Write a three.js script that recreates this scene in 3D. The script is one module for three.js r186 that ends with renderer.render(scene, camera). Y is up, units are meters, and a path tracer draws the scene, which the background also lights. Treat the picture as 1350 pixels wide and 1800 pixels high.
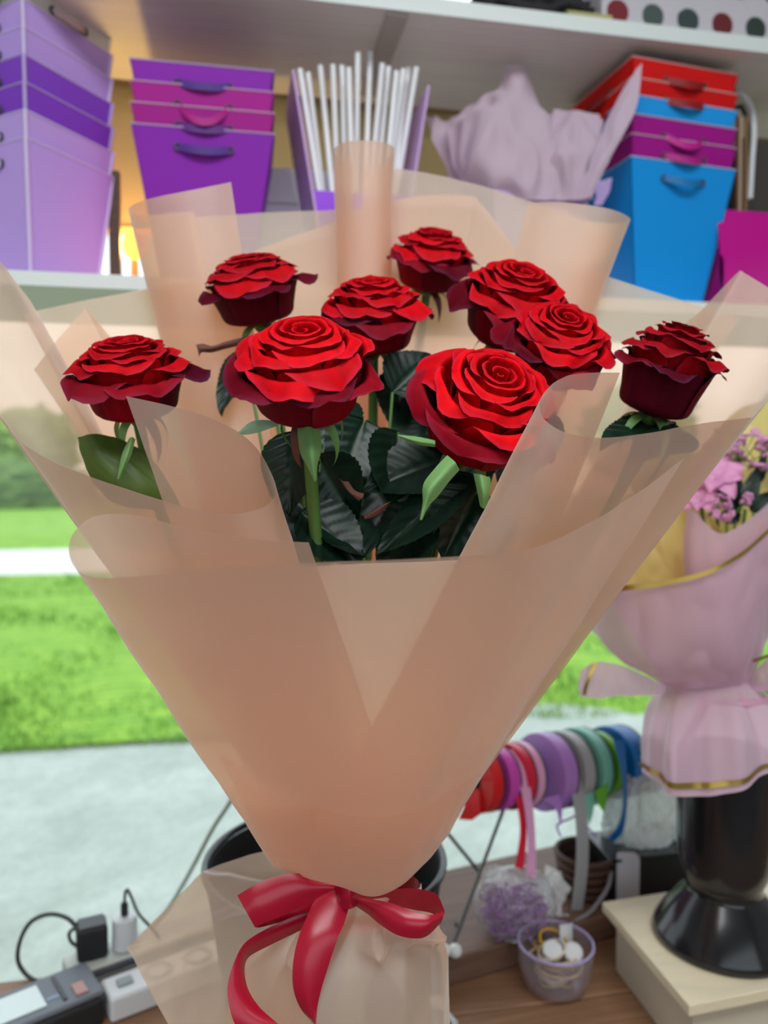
import * as THREE from 'three';
import { RoundedBoxGeometry } from 'three/addons/geometries/RoundedBoxGeometry.js';
import { mergeGeometries, mergeVertices } from 'three/addons/utils/BufferGeometryUtils.js';
import { RectAreaLightUniformsLib } from 'three/addons/lights/RectAreaLightUniformsLib.js';
import { createNoise3D } from 'simplex-noise';

// ------------------------------------------------------------------ camera, sky, lights, exposure
const scene = new THREE.Scene();
const renderer = new THREE.WebGLRenderer({ antialias: true });
renderer.toneMapping = THREE.LinearToneMapping;
renderer.toneMappingExposure = 1.1;
renderer.shadowMap.enabled = true;
RectAreaLightUniformsLib.init();

const EYE = 1.45, TABLE = 0.89, FOV = 67, D2R = Math.PI / 180;
const F = 900 / Math.tan(FOV / 2 * D2R);
const camera = new THREE.PerspectiveCamera(FOV, 1350 / 1800, 0.02, 200);
camera.position.set(0, EYE, 0);
camera.rotation.set(-Math.atan(70 / F), -11 * D2R, 0, 'YXZ');
camera.focus = 0.43;
camera.userData.fStop = 5.5;
camera.updateMatrixWorld(true);
scene.add(camera);

scene.background = new THREE.Color().setRGB(1.4, 1.55, 1.66);       // even overcast sky

// ceiling light of the kiosk: a panel above the place where the camera stands
const PANEL = { x: 0.05, y: 2.53, z: 0.25, w: 1.5, d: 0.62 };
const panelLight = new THREE.RectAreaLight(new THREE.Color().setRGB(0.95, 0.98, 1), 6.6, PANEL.w, PANEL.d);
panelLight.position.set(PANEL.x, PANEL.y - 0.02, PANEL.z);
panelLight.lookAt(PANEL.x, 0, PANEL.z);
panelLight.castShadow = true;
scene.add(panelLight);

// ------------------------------------------------------------------ helpers
let seed = 20240607;
const rnd = () => { seed |= 0; seed = seed + 0x6D2B79F5 | 0; let t = Math.imul(seed ^ seed >>> 15, 1 | seed); t = t + Math.imul(t ^ t >>> 7, 61 | t) ^ t; return ((t ^ t >>> 14) >>> 0) / 4294967296; };
const rr = (a, b) => a + (b - a) * rnd();
const noise3 = createNoise3D(rnd);
const V = (x, y, z) => new THREE.Vector3(x, y, z);
const lerp = (a, b, t) => a + (b - a) * t;
const clamp = (x, a, b) => Math.min(b, Math.max(a, x));
const sstep = (a, b, x) => { const t = clamp((x - a) / (b - a), 0, 1); return t * t * (3 - 2 * t); };
// a survey point: direction of sight (in the 1350 x 1800 frame) and the distance measured along the lens axis
const P = (px, py, d) => V((px - 675) / F * d, -(py - 900) / F * d, -d).applyMatrix4(camera.matrixWorld);
const sight = (px, py) => P(px, py, 1).sub(camera.position);
const onZ = (px, py, z) => { const r = sight(px, py); return r.multiplyScalar(z / r.z).add(camera.position); };      // on an upright plane
const onY = (px, py, y) => { const r = sight(px, py); return r.multiplyScalar((y - EYE) / r.y).add(camera.position); }; // on a level plane
const depthOf = (p) => -p.clone().applyMatrix4(camera.matrixWorldInverse).z;

const col = (hex) => new THREE.Color(hex);
const lin = (r, g, b) => new THREE.Color().setRGB(r, g, b);
const std = (o) => new THREE.MeshStandardMaterial({ side: THREE.DoubleSide, ...o });
const phy = (o) => new THREE.MeshPhysicalMaterial({ side: THREE.DoubleSide, ...o });

const taken = {};
function unique(name) { if (!(name in taken)) { taken[name] = 0; return name; } taken[name]++; return name + '_' + String(taken[name]).padStart(3, '0'); }
function shade(o) { o.castShadow = true; o.receiveShadow = true; return o; }
function thing(name, label, category, pos, group) {
  const g = new THREE.Group(); g.name = unique(name); g.position.copy(pos ?? V(0, 0, 0));
  g.userData = { label, category }; if (group) g.userData.group = group;
  scene.add(g); return g;
}
// part of a thing, geometry in the thing's own space
function part(name, geo, mat, parent) { const m = shade(new THREE.Mesh(geo, mat)); m.name = name; parent.add(m); return m; }
// part of a thing, geometry given in world space; the thing's group only moves, never turns
function wpart(name, geo, mat, parent) {
  let off = V(0, 0, 0); for (let p = parent; p && p !== scene; p = p.parent) off.add(p.position);
  geo.translate(-off.x, -off.y, -off.z); return part(name, geo, mat, parent);
}
function single(name, label, category, geo, mat, group) {
  const m = shade(new THREE.Mesh(geo, mat)); m.name = unique(name); m.userData = { label, category }; if (group) m.userData.group = group;
  scene.add(m); return m;
}
function structure(name, geo, mat, label) { const m = shade(new THREE.Mesh(geo, mat)); m.name = name; m.userData = { kind: 'structure', label, category: name.split('_')[0] }; scene.add(m); return m; }
const box = (w, h, d, r = 0.002, s = 2) => new RoundedBoxGeometry(w, h, d, s, Math.min(r, w / 2.01, h / 2.01, d / 2.01));
const boxAt = (x0, x1, y0, y1, z0, z1) => new THREE.BoxGeometry(x1 - x0, y1 - y0, z1 - z0).translate((x0 + x1) / 2, (y0 + y1) / 2, (z0 + z1) / 2);
const tube = (pts, r, seg = 40, rad = 8) => new THREE.TubeGeometry(new THREE.CatmullRomCurve3(pts), seg, r, rad, false);
const rod = (a, b, r, rad = 10) => { const d = b.clone().sub(a), g = new THREE.CylinderGeometry(r, r, d.length(), rad); g.applyQuaternion(new THREE.Quaternion().setFromUnitVectors(V(0, 1, 0), d.clone().normalize())); g.translate((a.x + b.x) / 2, (a.y + b.y) / 2, (a.z + b.z) / 2); return g; };
const lathe = (pts, seg = 40) => new THREE.LatheGeometry(pts.map(([r, y]) => new THREE.Vector2(r, y)), seg);
// grid of points -> surface
function gridGeo(nu, nv, fn, color) {
  const pos = [], uv = [], idx = [], cols = [];
  for (let j = 0; j <= nv; j++) for (let i = 0; i <= nu; i++) {
    const p = fn(i / nu, j / nv); pos.push(p.x, p.y, p.z); uv.push(i / nu, j / nv);
    if (color) cols.push(...color(i / nu, j / nv));
  }
  for (let j = 0; j < nv; j++) for (let i = 0; i < nu; i++) { const a = j * (nu + 1) + i; idx.push(a, a + 1, a + nu + 2, a, a + nu + 2, a + nu + 1); }
  const g = new THREE.BufferGeometry();
  g.setAttribute('position', new THREE.Float32BufferAttribute(pos, 3)); g.setAttribute('uv', new THREE.Float32BufferAttribute(uv, 2));
  if (color) g.setAttribute('color', new THREE.Float32BufferAttribute(cols, 3));
  g.setIndex(idx); g.computeVertexNormals(); return g;
}
const curveOf = (pts) => new THREE.CatmullRomCurve3(pts, false, 'centripetal');
// control t of a spline by point index, so that rows correspond
const at = (c, t) => c.getPoint(clamp(t, 0, 1));
const rows3 = (rows) => rows.map((r) => curveOf(r.map((q) => P(...q))));
// a sheet of film: rows of surveyed points (same count in each) joined by smooth lines
function sheetGeo(rows, nu = 90, nv = 24, crumple = 0, freq = 30) {
  const cs = rows3(rows);
  const g = gridGeo(nu, nv, (u, v) => {
    const pts = cs.map((c) => at(c, u));
    let p;
    if (pts.length === 2) p = pts[0].clone().lerp(pts[1], v);
    else p = new THREE.CatmullRomCurve3(pts).getPoint(v);
    return p;
  });
  if (crumple) {
    const pos = g.attributes.position, nor = g.attributes.normal;
    for (let i = 0; i < pos.count; i++) {
      const x = pos.getX(i), y = pos.getY(i), z = pos.getZ(i);
      let n = noise3(x * freq, y * freq * 0.5, z * freq) * 0.6 + (1 - 2 * Math.abs(noise3(x * freq * 1.7 + 7, y * freq * 0.9, z * freq * 1.7))) * 0.5;
      n *= crumple;
      pos.setXYZ(i, x + nor.getX(i) * n, y + nor.getY(i) * n, z + nor.getZ(i) * n);
    }
    g.computeVertexNormals();
  }
  return g;
}
// ribbon between two surveyed edges
function stripGeo(A, B, n = 60, bow = 0) {
  const [a, b] = rows3([A, B]);
  return gridGeo(n, 6, (u, v) => {
    const p = at(a, u), q = at(b, u), m = p.clone().lerp(q, v);
    if (bow) m.addScaledVector(camera.position.clone().sub(m).normalize(), bow * Math.sin(Math.PI * v));
    return m;
  });
}
function dataTex(w, h, fn, srgb = true, repeat) {
  const d = new Uint8Array(w * h * 4);
  for (let y = 0; y < h; y++) for (let x = 0; x < w; x++) { const c = fn(x, y), k = (y * w + x) * 4; d[k] = clamp(c[0], 0, 255); d[k + 1] = clamp(c[1], 0, 255); d[k + 2] = clamp(c[2], 0, 255); d[k + 3] = 255; }
  const t = new THREE.DataTexture(d, w, h); t.magFilter = THREE.LinearFilter; t.minFilter = THREE.LinearFilter; t.wrapS = t.wrapT = THREE.RepeatWrapping;
  if (srgb) t.colorSpace = THREE.SRGBColorSpace; if (repeat) t.repeat.set(...repeat); t.needsUpdate = true; return t;
}
// noise that repeats over the texture
const tileN = (x, y, w, h, k, s = 0) => { const a = x / w * 2 * Math.PI, b = y / h * 2 * Math.PI; return noise3(Math.cos(a) * k + s, Math.sin(a) * k + Math.cos(b) * k * 1.3, Math.sin(b) * k * 1.3 + s * 2); };

// ------------------------------------------------------------------ materials
const M = {};
M.wallpaint = std({ color: col('#a8a9a9'), roughness: 0.85 });
M.floor = std({ map: dataTex(256, 256, (x, y) => { const n = tileN(x, y, 256, 256, 4) * 10 + tileN(x, y, 256, 256, 16, 5) * 8; return [128 + n, 118 + n, 106 + n]; }), roughness: 0.7 });
M.shelfWhite = std({ map: dataTex(128, 128, (x, y) => { const n = tileN(x, y, 128, 128, 3, 2) * 5; return [230 + n, 229 + n, 226 + n]; }), roughness: 0.45 });
M.shelfEdge = std({ color: col('#dfe6e4'), roughness: 0.4 });
M.brownFrame = std({ map: dataTex(256, 64, (x, y) => { const n = noise3(x / 120, y / 3, 3) * 10 + noise3(x / 40, y / 1.4, 8) * 6; return [74 + n, 48 + n * 0.8, 30 + n * 0.6]; }), roughness: 0.55 });
const woodTex = (r, g, b, amp, s) => dataTex(512, 256, (x, y) => { const warp = noise3(x / 160, y / 60, s) * 12; const n = (noise3(x / 190, (y + warp) / 5, s + 4) * 0.6 + noise3(x / 60, (y + warp) / 2, s + 9) * 0.4) * amp; return [r + n, g + n * 0.85, b + n * 0.7]; });
M.table = std({ map: woodTex(140, 104, 76, 22, 2), roughness: 0.5 });
M.plank = std({ map: woodTex(108, 80, 64, 18, 12), roughness: 0.55 });
M.glass = phy({ color: lin(1, 1, 1), transmission: 1, roughness: 0.0, thickness: 0, ior: 1.45, specularIntensity: 0.6 });
M.film = phy({ color: lin(0.95, 0.69, 0.51), transmission: 0.9, roughness: 0.75, thickness: 0, ior: 2.1, specularIntensity: 1 });
M.pinkFilm = phy({ color: lin(0.8, 0.56, 0.68), transmission: 0.5, roughness: 0.84, thickness: 0, ior: 1.4 });
M.tissue = phy({ color: lin(0.72, 0.56, 0.68), transmission: 0.3, roughness: 0.95, thickness: 0 });
M.goldMesh = phy({ color: lin(0.78, 0.62, 0.22), transmission: 0.4, roughness: 0.8, thickness: 0 });
M.gold = std({ color: lin(0.5, 0.33, 0.08), roughness: 0.3, metalness: 0.9 });
M.petal = phy({ color: lin(1, 1, 1), vertexColors: true, roughness: 0.65, sheen: 0.12, sheenColor: lin(0.9, 0.06, 0.12), sheenRoughness: 0.45, specularIntensity: 0.15 });
M.stem = std({ color: lin(0.07, 0.17, 0.03), roughness: 0.5 });
M.sepal = phy({ color: lin(0.16, 0.34, 0.1), roughness: 0.6, transmission: 0.2, thickness: 0 });
M.sepalDry = std({ color: lin(0.13, 0.045, 0.03), roughness: 0.8 });
M.leaf = phy({ vertexColors: true, color: lin(1, 1, 1), roughness: 0.36, specularIntensity: 0.6 });
M.leafOlive = phy({ color: lin(0.06, 0.1, 0.015), roughness: 0.45, specularIntensity: 0.6 });
M.ribbon = phy({ color: lin(0.34, 0.002, 0.02), roughness: 0.29, sheen: 0.2, sheenColor: lin(0.9, 0.15, 0.3), sheenRoughness: 0.3, anisotropy: 0.4 });
M.blackGloss = std({ color: lin(0.012, 0.012, 0.014), roughness: 0.17 });
M.blackMatte = std({ color: lin(0.015, 0.015, 0.017), roughness: 0.55 });
M.darkGrey = std({ color: lin(0.06, 0.065, 0.075), roughness: 0.5 });
M.greyPlastic = std({ color: lin(0.16, 0.18, 0.21), roughness: 0.5 });
M.whitePlastic = std({ color: lin(0.72, 0.74, 0.76), roughness: 0.4 });
M.cable = std({ color: lin(0.05, 0.06, 0.05), roughness: 0.5 });
M.cableGrey = std({ color: lin(0.42, 0.5, 0.43), roughness: 0.5 });
M.steel = std({ color: lin(0.45, 0.46, 0.47), roughness: 0.35, metalness: 0.9 });
M.darkSteel = std({ color: lin(0.12, 0.12, 0.12), roughness: 0.4, metalness: 0.8 });
const card = (hex, rough = 0.5) => phy({ color: col(hex), roughness: rough, specularIntensity: 0.5 });

// ------------------------------------------------------------------ the kiosk
const X0 = -1.35, X1 = 1.75, Z0 = -1.19, Z1 = 1.45, CEIL = 2.6;
structure('floor', boxAt(X0 - 0.1, X1 + 0.1, -0.1, 0, Z0 - 0.1, Z1 + 0.1), M.floor, 'grey brown floor of the flower kiosk');
structure('ceiling', boxAt(X0 - 0.1, X1 + 0.1, CEIL, CEIL + 0.1, Z0 - 0.1, Z1 + 0.1), M.wallpaint, 'pale ceiling of the flower kiosk');
structure('wall_left', boxAt(X0 - 0.1, X0, 0, CEIL, Z0 - 0.1, Z1 + 0.1), M.wallpaint, 'pale left side wall of the kiosk');
structure('wall_right', boxAt(X1, X1 + 0.1, 0, CEIL, Z0 - 0.1, Z1 + 0.1), M.wallpaint, 'pale right side wall of the kiosk');
const WIN = { x0: -1.25, x1: 1.65, y0: 0.55, y1: 2.32 };
structure('wall_front', mergeGeometries([
  boxAt(X0, X1, 0, WIN.y0, Z0 - 0.1, Z0), boxAt(X0, X1, WIN.y1, CEIL, Z0 - 0.1, Z0),
  boxAt(X0, WIN.x0, WIN.y0, WIN.y1, Z0 - 0.1, Z0), boxAt(WIN.x1, X1, WIN.y0, WIN.y1, Z0 - 0.1, Z0)]), M.wallpaint, 'front wall of the kiosk around the shop window');
const DOOR = { x0: -1.15, x1: 1.45, y0: 1.15, y1: 2.35 };
structure('wall_back', mergeGeometries([
  boxAt(X0, DOOR.x0, 0, CEIL, Z1, Z1 + 0.1), boxAt(DOOR.x1, X1, 0, CEIL, Z1, Z1 + 0.1), boxAt(DOOR.x0, DOOR.x1, DOOR.y1, CEIL, Z1, Z1 + 0.1), boxAt(DOOR.x0, DOOR.x1, 0, DOOR.y0, Z1, Z1 + 0.1)]), M.wallpaint, 'back wall of the kiosk around the wide open serving hatch');
{ // shop window
  const w = new THREE.Group(); w.name = 'window_1'; w.userData = { kind: 'structure', label: 'wide brown framed shop window looking out on the lawn', category: 'window' }; w.position.set(0, WIN.y0, Z0); scene.add(w);
  const f = 0.045, bars = [
    boxAt(WIN.x0, WIN.x1, WIN.y0, WIN.y0 + f, Z0 - 0.08, Z0 - 0.02), boxAt(WIN.x0, WIN.x1, WIN.y1 - f, WIN.y1, Z0 - 0.08, Z0 - 0.02),
    boxAt(WIN.x0, WIN.x0 + f, WIN.y0, WIN.y1, Z0 - 0.08, Z0 - 0.02), boxAt(WIN.x1 - f, WIN.x1, WIN.y0, WIN.y1, Z0 - 0.08, Z0 - 0.02)];
  bars.forEach((b) => wpart('window_frame', b, M.brownFrame, w));
  wpart('mullion', boxAt(0.23, 0.27, WIN.y0 + f, WIN.y1 - f, Z0 - 0.075, Z0 - 0.03), M.brownFrame, w);
  const ty = onZ(480, 168, Z0 - 0.02).y;
  wpart('transom', boxAt(WIN.x0 + f, WIN.x1 - f, ty - 0.022, ty + 0.05, Z0 - 0.07, Z0 - 0.005), M.brownFrame, w);
  wpart('pane', boxAt(WIN.x0 + f, 0.23, WIN.y0 + f, ty - 0.022, Z0 - 0.0525, Z0 - 0.0521), M.glass, w);
  wpart('pane', boxAt(0.27, WIN.x1 - f, WIN.y0 + f, ty - 0.022, Z0 - 0.0525, Z0 - 0.0521), M.glass, w);
  wpart('pane', boxAt(WIN.x0 + f, 0.23, ty + 0.05, WIN.y1 - f, Z0 - 0.0525, Z0 - 0.0521), M.glass, w);
  wpart('pane', boxAt(0.27, WIN.x1 - f, ty + 0.05, WIN.y1 - f, Z0 - 0.0525, Z0 - 0.0521), M.glass, w);
}
{ // ceiling lamp
  const g = thing('ceiling_lamp', 'flat white rectangular lamp panel on the kiosk ceiling', 'lamp', V(PANEL.x, PANEL.y, PANEL.z));
  part('housing', box(PANEL.w + 0.06, 0.05, PANEL.d + 0.06, 0.008).translate(0, 0.035, 0), M.whitePlastic, g);
  part('diffuser', box(PANEL.w, 0.012, PANEL.d, 0.004).translate(0, 0.004, 0), std({ color: col('#ffffff'), emissive: lin(0.95, 0.98, 1), emissiveIntensity: 1.6 }), g);
}

// ------------------------------------------------------------------ outdoors
const GROUND = -0.15;
M.pavement = std({ map: dataTex(512, 512, (x, y) => { const n = tileN(x, y, 512, 512, 3, 1) * 9 + tileN(x, y, 512, 512, 14, 4) * 7 + (rnd() - 0.5) * 16; return [170 + n, 180 + n, 170 + n]; }, true, [10, 10]), roughness: 0.9 });
M.lawn = std({ map: dataTex(512, 512, (x, y) => { const n = tileN(x, y, 512, 512, 3, 6), k = tileN(x, y, 512, 512, 12, 9), e = (rnd() - 0.5) * 26; const t = clamp(0.5 + n * 0.55 + k * 0.3, 0, 1); return [lerp(106, 148, t) + e, lerp(156, 188, t) + e, lerp(52, 66, t) + e * 0.6]; }, true, [5, 4]), roughness: 1 });
M.path = std({ color: col('#d9d9d6'), roughness: 0.9 });
structure('ground_pavement', boxAt(-40, 40, GROUND - 0.1, GROUND, -60, 40), M.pavement, 'pale concrete pavement outside the window');
{
  const zn = onY(60, 1322, GROUND).z, zp1 = onY(60, 1016, GROUND).z, zp0 = onY(60, 970, GROUND).z, zf = onY(60, 900, GROUND).z;
  // lawn with an uneven edge
  const lawnG = gridGeo(120, 60, (u, v) => { const x = lerp(-14, 22, u); const z0 = zn + noise3(x * 0.7, 0, 3) * 0.28 + 0.02 * x; const z = lerp(z0, zp1, v); return V(x, GROUND + 0.012 + 0.05 * sstep(0, 0.12, v) + 0.03 * noise3(x * 0.5, z * 0.5, 1), z); });
  structure('ground_lawn', lawnG, M.lawn, 'green mown lawn beyond the pavement');
  structure('ground_path', boxAt(-30, 40, GROUND, GROUND + 0.05, zp0, zp1 - 0.02), M.path, 'white concrete path crossing the lawn');
  structure('ground_lawn_beyond', gridGeo(40, 20, (u, v) => V(lerp(-30, 40, u), GROUND + 0.06 + 0.05 * noise3(u * 9, v * 5, 2), lerp(zp0, zf - 14, v))), M.lawn, 'strip of lawn beyond the white path');
  // grass tufts
  const blade = new THREE.BufferGeometry();
  blade.setAttribute('position', new THREE.Float32BufferAttribute([-0.008, 0, 0, 0.008, 0, 0, 0.006, 0.05, 0.012, 0, 0, 0.008, 0.002, 0, -0.008, -0.014, 0.045, -0.006, -0.006, 0, 0.006, 0.008, 0, 0.006, 0.014, 0.04, -0.01], 3));
  blade.computeVertexNormals();
  const N = 26000, inst = new THREE.InstancedMesh(blade, std({ color: lin(1, 1, 1), roughness: 0.9 }), N);
  const m4 = new THREE.Matrix4(), q = new THREE.Quaternion(), c = new THREE.Color();
  for (let i = 0; i < N; i++) {
    const v = Math.pow(rnd(), 1.6), x = rr(-6, 9), z0 = zn + noise3(x * 0.7, 0, 3) * 0.28 + 0.02 * x, z = lerp(z0 + 0.02, zp1 + 0.1, v);
    const s = rr(0.6, 1.5) * (0.8 + 0.5 * noise3(x * 0.8, z * 0.8, 4));
    q.setFromAxisAngle(V(0, 1, 0), rr(0, 6.28));
    m4.compose(V(x, GROUND + 0.05 * sstep(0, 0.12, v) + 0.005, z), q, V(s, s, s)); inst.setMatrixAt(i, m4);
    const t = clamp(0.5 + 0.6 * noise3(x * 0.55, z * 0.55, 9) + rr(-0.2, 0.2), 0, 1);
    c.setRGB(lerp(0.12, 0.26, t), lerp(0.3, 0.46, t), lerp(0.035, 0.07, t)); inst.setColorAt(i, c);
  }
  shade(inst); inst.name = 'grass'; inst.userData = { kind: 'stuff', label: 'short bright green grass growing on the lawn', category: 'grass' }; scene.add(inst);
  // hedge and trees far behind
  M.hedge = std({ map: dataTex(256, 256, (x, y) => { const n = tileN(x, y, 256, 256, 8, 3) * 22 + (rnd() - 0.5) * 40; return [104 + n, 134 + n, 70 + n * 0.6]; }, true, [6, 2]), roughness: 1 });
  const foliage = (cx, cy, cz, rx, ry, rz, k, s) => {
    const g = mergeVertices(new THREE.IcosahedronGeometry(1, 24)), p = g.attributes.position;
    for (let i = 0; i < p.count; i++) {
      const x = p.getX(i), y = p.getY(i), z = p.getZ(i), n = 1 + 0.2 * noise3(x * k + s, y * k, z * k) + 0.12 * noise3(x * k * 3, y * k * 3 + s, z * k * 3) + 0.08 * noise3(x * k * 8, y * k * 8, z * k * 8 + s);
      p.setXYZ(i, cx + x * rx * n, cy + y * ry * n, cz + z * rz * n);
    }
    g.computeVertexNormals(); return g;
  };
  const hz = zf - 1;
  const hedge = (px, w, h, label) => { const b = onZ(px, 900, hz); b.y = GROUND; single('hedge', label, 'hedge', foliage(b.x, GROUND + h * 0.45, hz - 1.5, w, h * 0.6, 1.3, 3.2, px), M.hedge, 'hedges at the far side of the lawn'); };
  hedge(-60, 4.5, 1.9, 'clipped grey green hedge far left across the lawn'); hedge(1400, 6, 1.8, 'low green hedge far right beyond the pink bouquet'); hedge(640, 8, 1.8, 'long low hedge straight across the lawn behind the bouquet');
  const tree = (px, dz, r, h, label, hex) => {
    const b = onZ(px, 900, hz - dz), g = thing('tree', label, 'tree', V(b.x, GROUND, hz - dz), 'trees beyond the lawn');
    part('trunk', new THREE.CylinderGeometry(0.16, 0.26, h, 12).translate(0, h / 2, 0), std({ color: col('#5d4f40'), roughness: 0.9 }), g);
    part('crown', foliage(0, h + r * 0.55, 0, r, r * 0.95, r, 2.6, px * 0.1), std({ color: col(hex), roughness: 1 }), g);
  };
  tree(-150, 7, 2.6, 1.9, 'leafy yellow green tree at the left edge outside', '#8fb04c');
  tree(60, 13, 2.3, 1.7, 'pale green tree behind the far left hedge', '#93b255');
  tree(330, 8, 2.8, 2.2, 'leafy tree across the lawn hidden behind the bouquet wrap', '#86a84a');
  tree(1420, 8, 3.2, 2.0, 'yellow green tree at the right edge outside', '#9ab350');
  tree(1120, 9, 3.0, 2.2, 'leafy green tree behind the right hedge', '#8aac4e');
}

// ------------------------------------------------------------------ shelves
const SF = -0.93, SB = -1.165;                                     // front and back of both shelves
const SH1 = onZ(130, 481, SF).y, SH1b = onZ(130, 503, SF).y;       // lower shelf top and underside
const SH2b = onZ(1000, 51, SF).y, SH2 = SH2b + 0.017;              // upper shelf
function shelf(y0, y1, label) {
  const g = thing('shelf', label, 'shelf', V(0.2, y0, (SF + SB) / 2));
  const b = boxAt(X0 + 0.005, X1 - 0.005, y0, y1, SB, SF - 0.002); wpart('board', b, M.shelfWhite, g);
  wpart('edge_strip', boxAt(X0 + 0.005, X1 - 0.005, y0 - 0.001, y1 + 0.001, SF - 0.0025, SF), M.shelfEdge, g);
  return g;
}
shelf(SH1b, SH1, 'white lower shelf across the window holding the gift boxes');
const upper = shelf(SH2b, SH2, 'white upper shelf seen from underneath');
{
  const a = onY(703, 12, SH2b), b = onY(664, 150, SH2b), w = 0.013;
  const y = SH2b - 0.004;
  const br = boxAt(-w, w, -0.004, 0, -1, 0);
  const sh = new THREE.Shape(); const L = 0.205; sh.moveTo(-w, 0); sh.lineTo(w, 0); sh.lineTo(w, L); sh.lineTo(-w, L); sh.closePath();
  const hole = new THREE.Path(); hole.absellipse(0, 0.03, 0.0045, 0.0045, 0, 6.283, true); sh.holes.push(hole);
  const eg = new THREE.ExtrudeGeometry(sh, { depth: 0.004, bevelEnabled: false, curveSegments: 20 }).rotateX(-Math.PI / 2).translate(a.x, y, SF - 0.006);
  wpart('bracket', eg, std({ color: col('#b9b4ae'), roughness: 0.5 }), upper);
}
{ // tan roller blind just inside the glass, between the shelves
  const yb = onZ(215, 410, Z0 - 0.01).y, yt = onZ(480, 175, Z0 - 0.01).y;
  const g = thing('roller_blind', 'half lowered tan roller blind behind the gift boxes', 'blind', V(0.2, yb, Z0 + 0.005));
  wpart('blind_cloth', gridGeo(120, 10, (u, v) => V(lerp(WIN.x0 + 0.05, WIN.x1 - 0.05, u), lerp(yb, yt + 0.03, v), Z0 + 0.004 + 0.003 * Math.sin(u * 60))), phy({ color: lin(0.5, 0.35, 0.17), transmission: 0.4, roughness: 0.95, thickness: 0 }), g);
  wpart('bottom_bar', rod(V(WIN.x0 + 0.05, yb, Z0 + 0.006), V(WIN.x1 - 0.05, yb, Z0 + 0.006), 0.007), std({ color: lin(0.5, 0.4, 0.2), roughness: 0.6 }), g);
}
{ // small warm lamp at the back of the shelf
  const p = onZ(236, 432, -1.12), g = thing('table_lamp', 'small glowing yellow lamp at the back of the lower shelf', 'lamp', V(p.x, SH1, p.z));
  const h = p.y - SH1;
  part('base', lathe([[0, 0], [0.022, 0], [0.022, 0.006], [0.006, 0.012], [0.005, Math.max(0.02, h - 0.02)]], 24), std({ color: lin(0.4, 0.25, 0.06), roughness: 0.5 }), g);
  part('bulb', new THREE.SphereGeometry(0.016, 24, 16).scale(1, 1.2, 1).translate(0, h, 0), std({ color: lin(1, 0.7, 0.2), emissive: lin(1, 0.55, 0.05), emissiveIntensity: 1.3, roughness: 0.4 }), g);
  const L = new THREE.PointLight(new THREE.Color().setRGB(1, 0.62, 0.14), 0.085); L.position.set(0, h, 0); L.castShadow = true; L.shadow.radius = 0.7; g.add(L);
}

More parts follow.
